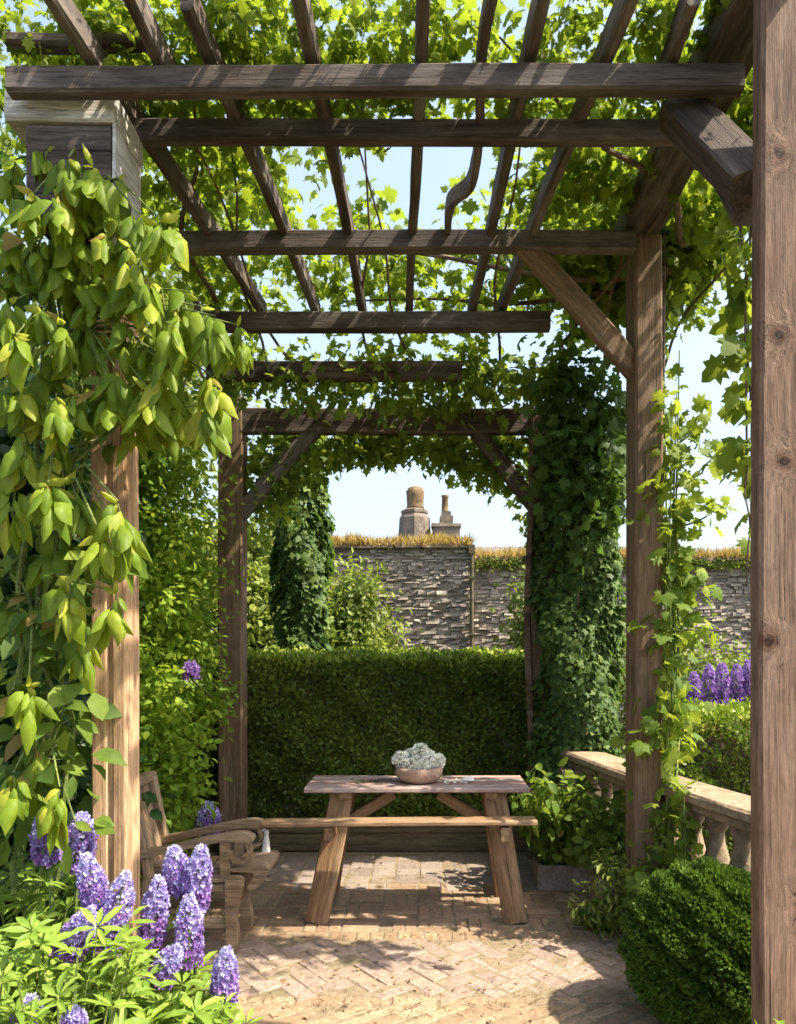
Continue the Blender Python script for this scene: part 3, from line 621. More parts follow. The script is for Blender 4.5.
foliage(rv, 'vine', 'grape', *clump_leaves(cf, .10, 3000, .050, .25, .6, (1, 1, .7)))
# front fringe leaves hang lower over the far beam
rf = thing('climbing_vine', 'shaded vine hanging in an arch under the far cross beam', 'vine', (-.5, 5.8, 3.3))
cs = []
for k in range(150):
    x = R.uniform(-1.35, .95); e = abs((x + .2) / 1.15); cs.append((x, R.uniform(5.72, 6.05), 3.28 - R.rand() * (.16 + .75 * e ** 2.4)))
for k in range(90): cs.append((R.uniform(-1.4, 1.0), R.uniform(5.15, 5.65), R.uniform(3.34, 3.66)))
sm = MB()
for k in range(12): sm.tube(wander((R.uniform(-1.2, .9), 5.85, 3.5), (R.uniform(-1.2, .9), 5.9, 3.0), 8, .06), .006, 5)
sm.build('stem', M['bark'], rf)
foliage(rf, 'ivy', 'maple', *clump_leaves(cs, .11, 4600, .075, .55, .2))
# ivy columns
def column(label, x, y, z0, z1, r, n, size, mat, tmpl, name='ivy_column', taper=0.0, cat='ivy'):
    t = thing(name, label, cat, (x, y, 0)); sm = MB()
    for k in range(6):
        a = k * 1.05; sm.tube(wander((x + r * .5 * math.cos(a), y + r * .5 * math.sin(a), -.02), (x + r * .5 * math.cos(a + 1), y + r * .5 * math.sin(a + 1), z1 - .2), 14, .05), [.02 - .0009 * q for q in range(15)], 6)
    sm.build('stem', M['bark'], t)
    u = R.rand(n); z = z0 + (z1 - z0) * u; ang = R.uniform(0, 2 * np.pi, n)
    rr = r * (1 - taper * np.abs(u - .55) * 1.3) * (1 + .16 * np.sin(ang * 3 + z * 5) + .10 * np.sin(ang * 7 - z * 11)) * (1 - np.abs(R.normal(0, .10, n)))
    out = np.stack([np.cos(ang), np.sin(ang), np.zeros(n)], 1); p = out * rr[:, None] + np.stack([np.full(n, x), np.full(n, y), z], 1)
    d = out * .25 + R.normal(size=(n, 3)) * .35 + arr([0, 0, -.8]); nn = out + R.normal(size=(n, 3)) * .35 + arr([0, 0, .35])
    foliage(t, tmpl, mat, p, d, nn, size * R.uniform(.6, 1.3, n)); return t
column('thick column of dark ivy wrapped round the far right post', 1.155, 5.60, .22, 3.1, .30, 15000, .055, 'ivy', 'ivy')
column('dark hanging ivy column beyond the far left post', -1.12, 6.95, 1.0, 3.6, .25, 5500, .075, 'ivy', 'ivy', taper=.5)
# lobed dark mass under the roof in front of the ivy column
dm = thing('climbing_vine', 'lobed green vine leaves massed between the right knee brace and the ivy column', 'vine', (1.15, 5.2, 0))
cs = ellipsoid_centers((1.13, 5.2, 3.0), (.25, .35, .72), 60, .3)
sm = MB(); [sm.tube(wander((1.15, 5.4, .1), (R.uniform(.75, 1.3), R.uniform(4.9, 5.4), R.uniform(2.6, 3.6)), 14, .06), [.014 - .0006 * q for q in range(15)], 5) for k in range(0)]; sm.tube(wander((1.15, 5.55, .1), (1.05, 5.3, 3.4), 14, .06), .014, 5)
sm.build('stem', M['bark'], dm); foliage(dm, 'vine', 'ivy', *clump_leaves(cs, .14, 1700, .085, .7, .1))
# vine up the middle right post and over the plate beam
mv = thing('climbing_vine', 'bright lobed vine climbing the outer side of the middle right post', 'vine', (1.36, 4.1, 0))
sm = MB(); paths = []
for k in range(7):
    pts = wander((1.33 + random.uniform(-.04, .05), 4.02 + random.uniform(-.1, .2), 0.1), (1.33 + random.uniform(-.04, .08), 4.1 + random.uniform(-.15, .3), random.uniform(2.2, 3.2)), 18, .10)
    sm.tube(pts, [.014 - .0006 * q for q in range(19)], 5); paths += pts[3:]
for (x, y, z, ex, ey, ez) in ((1.4, 4.1, 2.45, 1.58, 4.0, 2.62), (1.4, 4.1, 2.2, 1.6, 4.0, 2.34), (1.4, 4.1, 2.7, 1.55, 4.1, 2.9), (1.36, 4.0, 1.7, 1.46, 3.9, 1.66), (1.34, 4.0, 1.3, 1.42, 3.9, 1.25), (1.35, 4.0, 1.15, 1.18, 3.9, 1.1), (1.35, 4.0, 2.4, 1.2, 3.95, 2.3), (1.36, 4.1, 2.0, 1.5, 4.0, 1.86)):
    pts = wander((x, y, z), (ex, ey, ez), 8, .04); sm.tube(pts, [.008 - .0007 * q for q in range(9)], 5); paths += pts[2:] * 1
for (xa, xb, za, zb) in ((1.30, 1.33, .15, 2.9), (1.27, 1.31, .2, 2.2)):
    pts = wander((xa, 4.0, za), (xb, 4.0, zb), 22, .035); sm.tube(pts, [.011 - .0004 * q for q in range(23)], 5); paths += pts[5:]
sm.build('stem', M['greenstem'], mv)
foliage(mv, 'vine', 'maple', *clump_leaves([arr(p) for p in paths], .085, 720, .078, .6, .25))
rm = thing('climbing_vine', 'dense sunlit vine heaped over the right side of the pergola', 'vine', (1.7, 4.9, 0))
cs = np.concatenate([ellipsoid_centers((1.55, 4.75, 4.22), (.58, .6, .50), 110, .2), ellipsoid_centers((1.2, 5.0, 4.1), (.6, .4, .4), 50, .2)])
sm = MB(); [sm.tube(wander((1.34, 4.28, 0), (R.uniform(1.2, 1.45), R.uniform(4.3, 4.8), 4.0), 14, .04), [.018 - .0006 * q for q in range(15)], 6) for k in range(2)]; [sm.tube(wander((1.3, 4.5, 3.9), (R.uniform(1.1, 2.1), R.uniform(4.4, 5.2), R.uniform(3.8, 4.6)), 8, .06), .008, 6) for k in range(7)]
sm.build('stem', M['bark'], rm); foliage(rm, 'vine', 'grape', *clump_leaves(cs, .17, 2500, .085, .5, .3))
hv = thing('climbing_vine', 'thin trailing vine with loose leaves hanging beside the broad near post', 'vine', (1.5, 3.3, 4.0))
sm = MB(); paths = []
for (x0, y0, x1, z1) in ((1.42, 3.3, 1.43, 2.30), (1.48, 3.35, 1.47, 2.1), (1.55, 3.4, 1.56, 2.6), (1.42, 3.25, 1.40, 2.9)):
    pts = wander((x0, y0, 4.0), (x1, y0, z1), 12, .05); sm.tube(pts, .005, 5); paths += pts
pts = wander((1.435, 3.3, 2.35), (1.43, 3.3, 1.85), 8, .02); sm.tube(pts, .004, 5)
sm.tube(wander((1.2, 4.3, 4.05), (1.5, 3.3, 3.98), 8, .04), .010, 5)
sm.build('stem', M['bark'], hv); foliage(hv, 'vine', 'maple', *clump_leaves([arr(p) for p in paths], .09, 210, .105, .6, .25))

# near left vine: hanging whorls of large drooping leaves
nv = thing('climbing_vine', 'large lime green vine with drooping leaf clusters over the pale left post', 'vine', (-1.45, 2.95, 0))
hubs = [(20,165),(45,152),(70,160),(95,165),(115,180),(30,200),(60,200),(85,195),(112,208),(140,212),(157,222),(10,235),(45,235),(75,235),(105,235),(130,245),(60,268),(90,268),(20,268),(140,262),(115,285),(150,285),
        (165,292),(185,298),(202,305),(216,316),(233,326),(172,325),(195,340),(150,325),(130,322),(142,352),(165,368),(120,372),(100,335),(110,390),(150,388),(188,382),(208,382),(175,405),(197,412),(208,395),(132,412),
        (12,300),(20,335),(60,325),(76,335),(45,350),(15,388),(35,398),(55,395),(72,392),(20,430),(60,436),(85,300),(40,310),
        (45,485),(62,482),(78,500),(97,498),(117,508),(20,492),(128,545),(30,690),(70,575),(112,590),(15,610),(80,640),(40,745),(60,790),(12,780),(55,530),(95,535)]
lows = [(110,560),(80,560),(60,580),(40,600),(70,610),(100,622),(20,622),(20,660),(50,650),(85,680),(30,700),(60,720),(80,735),(20,740),(50,762),(80,782),(20,790),(70,650),(40,555),(15,545),(10,705),(75,760),(40,800),(10,820)]
P, D, N, S, TN = [], [], [], [], []; sm = MB()
spine = [at(30, 900, 2.95), at(45, 760, 2.92), at(35, 620, 2.92), at(55, 480, 2.92), at(60, 330, 2.9), at(80, 190, 2.9)]
for k in range(3): sm.tube(sum([wander(spine[i] + Vector((k * .06 - .06, k * .03, 0)), spine[i + 1] + Vector((k * .06 - .06, k * .03, 0)), 4, .03) for i in range(5)], []), .011, 6)
for (px, py) in hubs:
    Y = 2.78 + random.uniform(-.16, .14); h = at(px + random.uniform(-5, 5), py + random.uniform(-5, 5), Y)
    src = min(spine, key=lambda q: (q - h).length); mid = (src + h) / 2 + Vector((0, 0, .10))
    sm.tube([src, mid, h + Vector((0, 0, .01))], [.007, .005, .003], 5)
    m = random.randint(9, 14); sh = Vector((random.uniform(-.25, .25), random.uniform(-.3, .1), -1)).normalized() * random.uniform(.05, .13)
    sm.tube([h, h + sh * .5, h + sh], [.003, .003, .002], 5)
    for q in range(m):
        an = q * 2.4 + random.uniform(-.6, .6); out = Vector((math.cos(an), math.sin(an) * .9 - .15, 0)); t_ = random.random()
        P.append(h + sh * t_ + out * .014); D.append(out * random.uniform(.15, .95) + Vector((random.uniform(-.25, .25), random.uniform(-.25, .15), -1))); N.append(out * .8 + Vector((0, -.3, .35)) + Vector(unit(1)[0]) * .65)
        S.append(random.uniform(.06, .150)); TN.append(min(1, .15 + .75 * random.random() * random.random() + .25 * t_ * random.random()))
    for q in range(random.randint(1, 3)):   # young upright leaves at the tip
        P.append(h); D.append(Vector((random.uniform(-.7, .7), random.uniform(-.6, .2), random.uniform(-.9, .5)))); N.append(Vector((0, -1, .6)) + Vector(unit(1)[0]) * .6); S.append(random.uniform(.04, .075)); TN.append(.7 + .3 * random.random())
foliage(nv, 'droop', 'lime_droop', arr(P), arr(D), arr(N), arr(S), arr(TN), smooth=True)
P, D, N, S = [], [], [], []
for (px, py) in lows + [(random.uniform(0, 150), random.uniform(180, 470)) for _ in range(22)] + [(random.uniform(0, 80), random.uniform(480, 830)) for _ in range(34)]:
    Y = 2.88 + random.uniform(-.08, .25); h = at(px, py, Y)
    src = min(spine, key=lambda q: (q - h).length); sm.tube([src, (src + h) / 2 + Vector((0, 0, .05)), h], [.006, .004, .003], 5)
    for q in range(random.randint(4, 7)):
        u = Vector(unit(1)[0]); P.append(h + u * .06); D.append(u * .7 + Vector((0, -.2, -.35))); N.append(Vector((.2, -.7, .8)) + Vector(unit(1)[0]) * .5); S.append(random.uniform(.08, .15))
foliage(nv, 'oval', 'broad', arr(P), arr(D), arr(N), arr(S) * 1.0, smooth=True, label='broad flat green leaves')
sm.build('stem', M['greenstem'], nv)

# ------------------------------------------------------------------ clipped ball shrub and small plants
bl = thing('ball_shrub', 'round clipped dark green shrub at the foot of the broad near post', 'shrub', (1.17, 3.12, 0))
c0, r0 = arr((1.205, 3.14, .31)), arr((.335, .33, .345)); n = 46000
u = unit(n); u[:, 2] = np.where(u[:, 2] < -.75, -u[:, 2], u[:, 2])
lump = 1 + .045 * np.sin(u[:, 0] * 11 + u[:, 2] * 7) * np.sin(u[:, 1] * 9 + 1) + .035 * np.sin(u[:, 2] * 21 + u[:, 0] * 17)
p = c0 + u * r0 * (lump * (1 - np.abs(R.normal(0, .05, n))))[:, None]; p[:, 2] = np.maximum(p[:, 2], .0)
mb = MB(); mb.lathe([(.05, .0), (.23, .06), (.28, .2), (.28, .36), (.2, .52), (.06, .60)], (1.205, 3.14, 0), 20); mb.build('branches', M['bark'], bl, smooth=True)
foliage(bl, 'tiny', 'ball', p, u * .9 + R.normal(size=(n, 3)) * .45 + arr([0, 0, .3]), u * .4 + R.normal(size=(n, 3)) * .7, .027 * R.uniform(.6, 1.3, n), .55 * R.rand(n) + .45 * (.5 + .5 * np.sin(u[:, 0] * 13) * np.sin(u[:, 2] * 15)))
def plant(label, x, y, z, r, h, n, size, tmpl, mat, group=None, name='leafy_plant', stems=9, cat='plant'):
    t = thing(name, label, cat, (x, y, z), group); mb = MB(); cs = []
    for k in range(stems):
        a = random.uniform(0, 6.28); e = Vector((x + r * random.uniform(.3, 1) * math.cos(a), y + r * random.uniform(.3, 1) * math.sin(a), z + h * random.uniform(.45, 1)))
        pts = wander((x + random.uniform(-.04, .04), y + random.uniform(-.04, .04), z - .01), e, 6, .03); mb.tube(pts, [.006 - .0006 * q for q in range(7)], 5); cs += [arr(q) for q in pts[3:]]
    mb.build('stem', M['greenstem'], t); foliage(t, tmpl, mat, *clump_leaves(cs, min(r, h) * .35, n, size, .3, .6)); return t

# right side: troughs
def trough(label, c, lx, ly, h, wall=.03):
    t = thing('stone_trough', label, 'trough', (c[0], c[1], 0)); x0, x1, y0, y1 = c[0] - lx / 2, c[0] + lx / 2, c[1] - ly / 2, c[1] + ly / 2
    mb = MB(); e = .012
    for (a, b, hh) in (((x0, y0), (x1, y0 + wall), h), ((x0, y1 - wall), (x1, y1), h), ((x0 + .001, y0 + wall), (x0 + wall, y1 - wall), h - .003), ((x1 - wall, y0 + wall), (x1 - .001, y1 - wall), h - .003)): mb.box((*a, .012), (*b, hh), jit=.005)
    mb.build('basin', M['trough'], t); sb = MB(); sb.box((x0 + wall, y0 + wall, .012), (x1 - wall, y1 - wall, h - .035)); sb.build('soil', M['earth'], t)
trough('low pale stone trough with leafy plants between table and ivy', (.93, 4.98), .36, .24, .17)
trough('brownish stone trough along the wall behind the round shrub', (1.165, 4.62), .22, .46, .20)
plant('tall leafy green plant growing in the pale trough by the table', .90, 4.98, .14, .30, .66, 900, .085, 'oval', 'broad')
plant('small pale leaved plant at the right of the pale trough', 1.05, 4.93, .14, .16, .26, 300, .06, 'ivy', 'maple')
plant('lush plant spilling from the brownish trough', 1.15, 4.55, .17, .25, .50, 900, .07, 'oval', 'broad')
plant('feathery grey green plant between the trough and round shrub', 1.12, 4.05, .0, .24, .48, 1300, .05, 'lance', 'bush')
plant('broad leaved seedling at the foot of the middle right post', 1.24, 3.92, .0, .18, .60, 160, .10, 'vine', 'maple')
plant('thin leafy stems trailing over the balustrade coping beside the middle right post', 1.36, 3.80, .0, .08, .92, 70, .07, 'vine', 'maple')
plant('low creeping plant on the paving edge by the brownish trough', .99, 4.22, .0, .14, .16, 350, .04, 'oval', 'broad')
plant('small bright plant in the bottom right corner by the near post', 1.16, 2.46, .0, .10, .38, 160, .07, 'lance', 'feather')

# balustrade: rises gently towards the camera, on the right
bs = thing('balustrade', 'weathered sandstone balustrade with slanting coping behind the middle right post', 'balustrade', (1.4, 4.6, 0))
A, B = Vector((1.66, 3.05, 0)), Vector((1.10, 5.50, 0)); dv = (B - A).normalized(); nvv = Vector((dv.y, -dv.x, 0))
def rail(name, z0, z1, wdt, mat=M['coping'], a=A, b=B): return beam(name, a + Vector((0, 0, (z0 + z1) / 2)), b + Vector((0, 0, (z0 + z1) / 2)), wdt, z1 - z0, mat, bs, ch=.014, jit=.006)
rail('coping', .79, .85, .27); rail('upper_moulding', .735, .79, .20); rail('plinth', -.02, .20, .24)
random.seed(12)
Lb = (B - A).length; k = 0; s = .16
vase = [(.055, .20), (.06, .235), (.042, .25), (.05, .30), (.078, .37), (.080, .43), (.06, .52), (.04, .60), (.037, .65), (.055, .68), (.06, .735)]
while s < Lb - .45:
    mb = MB(); q = A + dv * s; mb.lathe([(r_ * random.uniform(.94, 1.06), z_) for r_, z_ in vase], (q.x, q.y, 0), 14); mb.build('baluster', M['coping'], bs, smooth=True); s += .20
q = B - dv * .18; mb = MB(); mb.box((q.x - .17, q.y - .16, .2), (q.x + .15, q.y + .16, .735), jit=.01); mb.build('pier', M['coping'], bs)
q = A + dv * .02
mb = MB()
for k in range(7):
    c = A + dv * random.uniform(.75, 1.6) - nvv * random.uniform(-.26, -.18)
for k, (px, py, rr) in enumerate(((690, 838, .075), (706, 848, .06), (728, 842, .07), (742, 846, .055), (672, 828, .06))):
    c = at(px, py, 4.05 - .3 * k / 5); c.z = .10 + .0; 
random.seed(13)
def rock(label, c, r):
    bm = bmesh.new(); bmesh.ops.create_icosphere(bm, subdivisions=3, radius=1); sd = random.uniform(0, 50)
    for v in bm.verts:
        p = v.co; f = 1 + .22 * math.sin(p.x * 3 + sd) * math.sin(p.y * 4 + sd) + .13 * math.sin(p.z * 7 + sd * 2 + p.x * 3); v.co = Vector((p.x * f * r, p.y * f * r * .8, p.z * f * r * 1.15))
    me = bpy.data.meshes.new('rock'); bm.to_mesh(me); bm.free(); me.polygons.foreach_set('use_smooth', [False] * len(me.polygons))
    o = link('stone', me, M['coping'], None, Matrix.Translation(c)); tag(o, label, 'stone'); return o

# beyond the balustrade: purple lupins
def spike_mesh(base, tip, rad, n, size, mat_name):
    base, tip = arr(base), arr(tip); ax = tip - base; Ln = np.linalg.norm(ax); ax /= Ln
    u = np.cross(ax, [0.3, .8, .1]); u /= np.linalg.norm(u); w = np.cross(ax, u)
    t = R.rand(n) ** .9; an = np.arange(n) * 2.39996 + R.normal(0, .3, n)
    rr = rad * np.clip(np.minimum(1, (1.04 - t) * 2.6) ** .75 * np.minimum(1, t * 9 + .55), .12, 1) * R.uniform(.72, 1.06, n)
    out = np.cos(an)[:, None] * u + np.sin(an)[:, None] * w; p = base + ax * (t * Ln)[:, None] + out * rr[:, None] * .75
    sink = np.sin(t * 40) * .05
    return leaf_mesh('floret', p, out + ax * .15 + R.normal(size=(n, 3)) * .25, ax + R.normal(size=(n, 3)) * .3, size * R.uniform(.7, 1.2, n) * (1.0 - .35 * t), np.clip(.50 * R.rand(n) + .55 * t ** 1.3 + R.normal(0, .08, n), 0, 1))
def palm_leaves(hubs, r, k=7):
    P, D, N, S, TN = [], [], [], [], []
    for h in hubs:
        ax = Vector((random.uniform(-.5, .5), random.uniform(-.7, .2), 1)).normalized(); u = ax.orthogonal().normalized(); w = ax.cross(u); tn = random.random(); rr = r * random.uniform(.75, 1.25)
        for q in range(k):
            a_ = 2 * math.pi * q / k + random.uniform(-.2, .2); o = u * math.cos(a_) + w * math.sin(a_)
            P.append(Vector(h) + o * .006); D.append(o + ax * random.uniform(-.05, .45)); N.append(ax); S.append(rr * random.uniform(.8, 1.15)); TN.append(.5 * tn + .5 * random.random())
    return arr(P), arr(D), arr(N), arr(S), arr(TN)
def lupin(label, c, hgt, rad, tilt=(0, 0), ground=0.0, mat='lilac', n=190, size=.030, leaves=4, group='purple lupins in the left bed', leafr=.085, back=.05):
    c = Vector(c); tip = c + Vector((tilt[0] * hgt, tilt[1] * hgt, hgt / 2)); base = c - Vector((tilt[0] * hgt, tilt[1] * hgt, hgt / 2))
    foot = Vector((base.x - tilt[0] * .3, base.y + back, ground)); t = thing('lupin', label, 'flower', foot, group)
    mb = MB(); mid = foot.lerp(base, .6) + Vector((random.uniform(-.02, .02), 0, 0)); mb.tube([foot, mid, base, c, tip], [.010, .009, .008, .006, .003], 6); mb.build('stem', M['greenstem'], t)
    link('flower_spike', spike_mesh(base, tip, rad, n, size, mat), M[mat], t)
    hubs = [foot.lerp(base, random.uniform(.35, .95)) + Vector((random.uniform(-.1, .1), random.uniform(-.08, .05), 0)) for _ in range(leaves)]
    foliage(t, 'lance', 'lupin', *palm_leaves(hubs, leafr), name='leaves', smooth=True)
g2 = 'purple lupins beyond the balustrade'
for (px, py, hp, wd, lab) in ((694, 694, 44, .08, 'short pale lupin at the left end of the row beyond the balustrade'), (709, 690, 50, .085, 'purple lupin second from the left beyond the balustrade'), (722, 686, 46, .085, 'tall purple lupin in the middle of the row beyond the balustrade'),
                          (737, 686, 42, .08, 'purple lupin second from the near post beyond the balustrade'), (749, 678, 36, .08, 'purple lupin beside the broad near post beyond the balustrade'),):
    lupin(lab, at(px, py, 6.5), hp * 6.5 / 750, wd, (0, 0), 0, 'purple', 420, .026, 5, g2, .12)
# the left bed
spk = [((47, 836), 52, 30, 2.78, (-.05, 0), 'pale lilac lupin spike at the far left under the vine leaves'), ((80, 842), 58, 32, 2.86, (.05, 0), 'tall lilac lupin spike just left of the pale post'),
       ((93, 886), 62, 28, 2.74, (-.12, 0), 'deep purple lupin spike leaning against its pale neighbour'), ((116, 912), 78, 32, 2.70, (.13, 0), 'large lupin spike in front of the pale post foot'),
       ((78, 933), 46, 30, 2.62, (.28, 0), 'short lupin spike leaning right above the lime leaves'), ((155, 910), 66, 27, 2.84, (.06, 0), 'slim lupin spike right of the pale post'),
       ((177, 870), 46, 28, 2.95, (-.08, 0), 'lupin spike in front of the bench side, left one'), ((198, 878), 64, 28, 2.92, (.06, 0), 'upright lupin spike in front of the bench arm'),
       ((189, 930), 72, 28, 2.84, (0, 0), 'long purple lupin spike below the bench seat'), ((168, 964), 34, 28, 2.78, (.3, 0), 'short drooping lupin spike among the lime leaves'),
       ((225, 977), 58, 27, 2.80, (.02, 0), 'lone lupin spike at the paving edge'), ((28, 1014), 34, 28, 2.36, (.1, 0), 'dark lupin spike in the bottom left corner'), ((74, 1024), 30, 24, 2.36, (0, 0), 'small lupin spike at the bottom edge of the bed')]
for (p, hp, wp, Y, tl, lab) in spk:
    lupin(lab, at(p[0], p[1], Y), hp * Y / 750, wp * .54 * Y / 750, tl, 0, 'lilac', 520, .0185, 3)
lupin('purple flower head half hidden in the feathery shrub', at(191, 670, 4.62), .11, .055, (0, 0), 1.25, 'purple', 200, .022, 2, back=.45)
lupin('small purple lupin behind the bench arms', at(209, 818, 4.75), .19, .085, (0, 0), 0, 'lilac', 380, .024, 3)
random.seed(21)
beds = [(-1.62, 2.75, 'lime leafy clump at the left edge of the bed', .26), (-1.30, 2.62, 'lime leafy clump under the leaning lupin spike', .26), (-1.02, 2.74, 'lime leafy clump in front of the pale post', .24), (-.84, 2.66, 'lime leafy clump below the upright lupin spike', .15),
        (-1.15, 2.40, 'lime leafy clump at the bottom edge left of centre', .26), (-1.42, 2.35, 'lime leafy clump in the bottom left corner', .26), (-.86, 2.46, 'lime leafy clump at the bottom edge by the paving', .22), (-1.55, 3.0, 'lime leafy clump behind the left lupin spikes', .24)]
for (x, y, lab, r_) in beds:
    t = thing('leafy_plant', lab, 'plant', (x, y, 0), 'lime leafy clumps in the left bed'); mb = MB(); hubs = []
    for k in range(30):
        a_ = random.uniform(0, 6.28); q = r_ * math.sqrt(random.random()); hz = random.uniform(.30, .68) - .5 * max(0, q - .1)
        if x > -1.1: hz *= .60 if x < -.9 else .45
        e = Vector((x + q * math.cos(a_), y + q * math.sin(a_), hz)); mb.tube(wander((x + .2 * q * math.cos(a_), y + .2 * q * math.sin(a_), 0), e, 5, .02), [.006, .006, .005, .005, .004, .003], 5)
        hubs += [e, e - Vector((random.uniform(-.06, .06), random.uniform(-.05, .05), random.uniform(.06, .2)))]
    mb.build('stem', M['greenstem'], t); foliage(t, 'lance', 'lupin', *palm_leaves(hubs, .088), name='leaves', smooth=True)

# ------------------------------------------------------------------ picnic table with bowl
tb = thing('picnic_table', 'brown wooden picnic table with splayed legs in front of the hedge', 'table', (-.03, 4.5, .01))
for k in range(4):
    y = 4.29 + .113 * k; beam('tabletop', (-.675, y + .055, .765), (.618, y + .055, .765), .109, .027, M['tabletop'], tb, ch=.005, jit=.0015)
for x in (-.44, .40): beam('top_batten', (x, 4.33, .729), (x, 4.73, .729), .07, .042, M['table'], tb, ch=.005)
for (xt, xb) in ((-.468, -.600), (.425, .532)):
    for (yt, yb) in ((4.40, 4.29), (4.63, 4.76)): beam('leg', (xb, yb, .012), (xt, yt, .735), .135, .062, M['table'], tb, up=(0, -1, 0), ch=.006)
    xm = (xt + xb) / 2 + (.02 if xt < 0 else -.02); beam('crossbar', (xm, 4.13, .555), (xm, 4.84, .555), .05, .075, M['table'], tb, ch=.005)
beam('bench_seat', (-.88, 4.165, .612), (.635, 4.185, .614), .13, .026, M['table'], tb, ch=.006)
for (xa, xb) in ((-.17, -.44), (.10, .37)): beam('diagonal_brace', (xa, 4.50, .715), (xb, 4.50, .545), .05, .065, M['table'], tb, up=(1, 0, 1), ch=.005)
TT = .7785
bw = thing('bowl', 'shallow terracotta bowl holding white flowers on the picnic table', 'bowl', (-.018, 4.5, TT))
mb = MB(); mb.lathe([(.085, 0), (.115, .012), (.138, .04), (.142, .07), (.136, .092), (.126, .094), (.124, .07), (.10, .03), (.05, .025)], (-.018, 4.5, TT), 32); mb.build('body', M['terracotta'], bw, smooth=True)
mb = MB(); mb.lathe([(.123, .055), (.121, .068), (.06, .078), (.01, .08)], (-.018, 4.5, TT), 20); mb.build('soil', M['earth'], bw)
random.seed(31)
fl = [(-.105, -.01, .135, .042), (-.052, -.05, .108, .032), (.005, .01, .178, .042), (.062, -.03, .125, .033), (.112, 0, .128, .034), (.025, -.07, .108, .026), (-.052, .05, .152, .030), (.056, .06, .148, .030), (-.012, -.075, .104, .022)]
for k, (dx, dy, dz, r_) in enumerate(fl):
    lab = ['leftmost white flower head in the bowl', 'low white flower head left of centre in the bowl', 'highest white flower head in the middle of the bowl', 'white flower head right of the highest one', 'rightmost white flower head in the bowl', 'small white flower head low at the bowl front', 'white flower head at the back left of the bowl', 'white flower head at the back of the bowl', 'smallest white flower head at the bowl rim'][k]
    c = Vector((-.018 + dx, 4.5 + dy, TT + dz)); t = thing('white_flower', lab, 'flower', (c.x, c.y, TT + .08), 'white flower heads in the bowl')
    mb = MB(); mb.tube([(c.x, c.y, TT + .075), c], .004, 5); mb.build('stem', M['greenstem'], t)
    u = unit(120); foliage(t, 'floret', 'whitepetal', arr(c) + u * r_ * R.uniform(.90, 1.0, (120, 1)), u + R.normal(size=(120, 3)) * .3, unit(120), .019 * R.uniform(.8, 1.2, 120), name='flower_head')
random.seed(32)
t = thing('fallen_petals', 'scatter of white petals beside the bowl on the table', 'petals', (.19, 4.52, TT))
n = 46; p = np.stack([.19 + R.normal(0, .035, n), 4.50 + R.normal(0, .03, n), np.full(n, TT + .004)], 1); foliage(t, 'oval', 'whitepetal', p, R.normal(size=(n, 3)) * arr([1, 1, .25]), R.normal(size=(n, 3)) * .3 + arr([0, 0, 1]), R.uniform(.018, .034, n), name='petals')['kind'] = 'stuff'
o = rock('smooth pale stone lying right of the bowl on the table', Vector((.275, 4.50, TT + .013)), .034); o.scale = (1.2, 1, .42); o.data.materials.clear(); o.data.materials.append(M['white']); o.data.polygons.foreach_set('use_smooth', [True] * len(o.data.polygons))
t = thing('dry_sprig', 'dark dry sprig lying left of the bowl on the table', 'sprig', (-.33, 4.5, TT)); mb = MB()
for k in range(5): mb.tube(wander((-.42 + .05 * k, 4.47 + .01 * k, TT + .005), (-.30 + .04 * k, 4.51 + random.uniform(-.03, .03), TT + .010 + random.uniform(0, .012)), 5, .008), .0035, 5)
mb.build('twigs', M['bark'], t); p = arr([(-.42 + .22 * random.random(), 4.49 + random.uniform(-.04, .04), TT + .008) for _ in range(22)]); foliage(t, 'oval', 'dark', p, R.normal(size=(22, 3)) * arr([1, 1, .2]), R.normal(size=(22, 3)) * .3 + arr([0, 0, 1]), .03, name='leaves')

# ------------------------------------------------------------------ garden bench on the left
gb = thing('garden_bench', 'weathered wooden garden bench with scrolled arms behind the purple lupins', 'bench', (-1.2, 4.1, .01))
y0, y1 = 3.86, 4.16
def smooth_closed(pts, k=5):
    out = []; n = len(pts)
    for i in range(n):
        p0, p1, p2, p3 = [Vector(pts[(i + q) % n]) for q in (-1, 0, 1, 2)]
        for j in range(k):
            t = j / k; out.append(tuple(.5 * ((2 * p1) + (p2 - p0) * t + (2 * p0 - 5 * p1 + 4 * p2 - p3) * t * t + (3 * p1 - p0 - 3 * p2 + p3) * t ** 3)))
    return out
def stroke(crv, wdt):
    crv = [Vector(q) for q in crv]; lf, rt = [], []
    for i, q in enumerate(crv):
        d_ = (crv[min(i + 1, len(crv) - 1)] - crv[max(i - 1, 0)]).normalized(); nn_ = Vector((-d_.y, d_.x)) * wdt / 2; lf.append(tuple(q + nn_)); rt.append(tuple(q - nn_))
    return lf + rt[::-1]
ARM = [(-1.46, .535), (-1.38, .548), (-1.25, .575), (-1.12, .605), (-1.0, .628), (-.92, .634), (-.875, .620), (-.862, .600), (-.875, .583), (-.91, .588), (-1.0, .590), (-1.12, .572), (-1.25, .543), (-1.38, .516), (-1.46, .505)]
SCROLL = [(-.885, .585)] + [(-.935 + .05 * math.cos(math.radians(t)), .535 + .05 * math.sin(math.radians(t))) for t in range(45, -200, -18)]
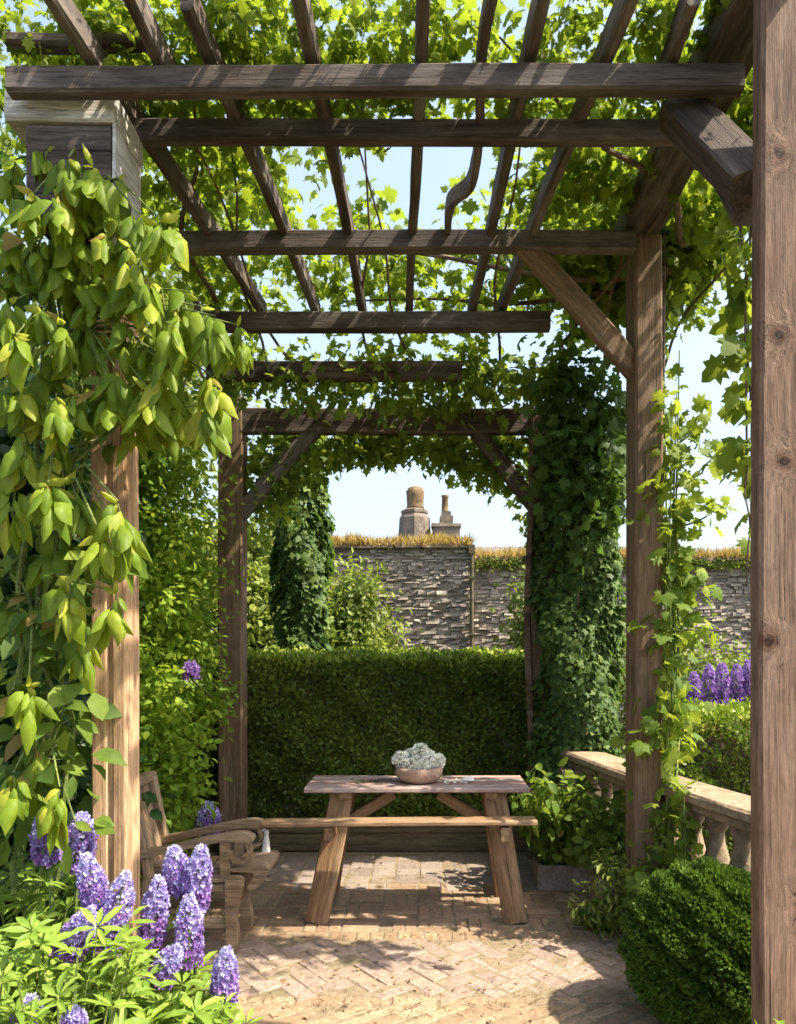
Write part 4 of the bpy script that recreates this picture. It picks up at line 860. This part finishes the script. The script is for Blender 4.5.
for yy in (y0, y1):
    mb = MB(); mb.prism(smooth_closed(ARM), (1, 0, 0), (0, 0, 1), (0, 1, 0), .075, (0, yy - .0375, 0)); mb.build('armrest', M['bench'], gb)
    mb = MB(); mb.prism(stroke(SCROLL, .022), (1, 0, 0), (0, 0, 1), (0, 1, 0), .045, (0, yy - .0225, 0)); mb.build('arm_support', M['bench'], gb)
    mb = MB(); mb.prism([(-1.035, .40), (-.985, .40), (-.985, .598), (-1.035, .588)], (1, 0, 0), (0, 0, 1), (0, 1, 0), .042, (0, yy - .021, 0)); mb.build('arm_post', M['bench'], gb)
    beam('seat_rail', (-1.43, yy, .365), (-.93, yy, .365), .035, .07, M['bench'], gb, ch=.005, jit=.001)
    beam('side_rail', (-1.43, yy, .165), (-.98, yy, .165), .032, .05, M['bench'], gb, ch=.005, jit=.001)
    mb = MB(); mb.prism(smooth_closed([(-.995, .012), (-.95, .012), (-.942, .10), (-.952, .20), (-.93, .29), (-.915, .40), (-1.0, .40), (-1.005, .29), (-1.005, .20), (-1.0, .10)], 4), (1, 0, 0), (0, 0, 1), (0, 1, 0), .06, (0, yy - .03, 0)); mb.build('leg', M['bench'], gb)
    beam('leg', (-1.445, yy, .012), (-1.40, yy, .42), .06, .06, M['bench'], gb, up=(1, 0, 0), ch=.006, jit=.001)
for k in range(4):
    a0 = -1.425 + .110 * k; pf = [(a0, .405), (a0 + .100, .405), (a0 + .100, .440), (a0, .440)]
    mb = MB(); mb.prism(pf, (1, 0, 0), (0, 0, 1), (0, 1, 0), y1 - y0 - .09, (0, y0 + .045, 0)); mb.build('seat_slat', M['bench'], gb)
mb = MB(); mb.prism(smooth_closed([(-.985, .446), (-.93, .452), (-.86, .458), (-.81, .458), (-.790, .440), (-.805, .40), (-.84, .355), (-.875, .335), (-.90, .345), (-.875, .39), (-.865, .420), (-.92, .430), (-.98, .432)], 4), (1, 0, 0), (0, 0, 1), (0, 1, 0), y1 - y0 + .02, (0, y0 - .01, 0)); mb.build('seat_front', M['bench'], gb)
for k in range(3):
    yb = y0 + .03 + k * .085; beam('back_slat', (-1.425, yb + .03, .44), (-1.52, yb + .03, .84), .075, .022, M['bench'], gb, up=(1, 0, .2), ch=.004)
for yy in (y0 - .005, y1 + .005): beam('back_post', (-1.40, yy, .40), (-1.505, yy, .87), .05, .05, M['bench'], gb, up=(1, 0, .2))
beam('back_rail', (-1.515, y0 - .04, .865), (-1.515, y1 + .04, .865), .055, .055, M['bench'], gb)
t = thing('tassel', 'small white cloth tassel hanging from the far bench arm', 'tassel', (-.85, 4.42, .65)); mb = MB()
mb.tube([(-.880, 4.12, .575), (-.866, 4.13, .585), (-.858, 4.14, .57)], .004, 5); mb.build('cord', M['white'], t)
mb = MB(); mb.lathe([(.010, .575), (.014, .565), (.012, .545), (.017, .52), (.025, .455), (.026, .445)], (-.858, 4.14, 0), 12, wob=.12); mb.build('fringe', M['white'], t)
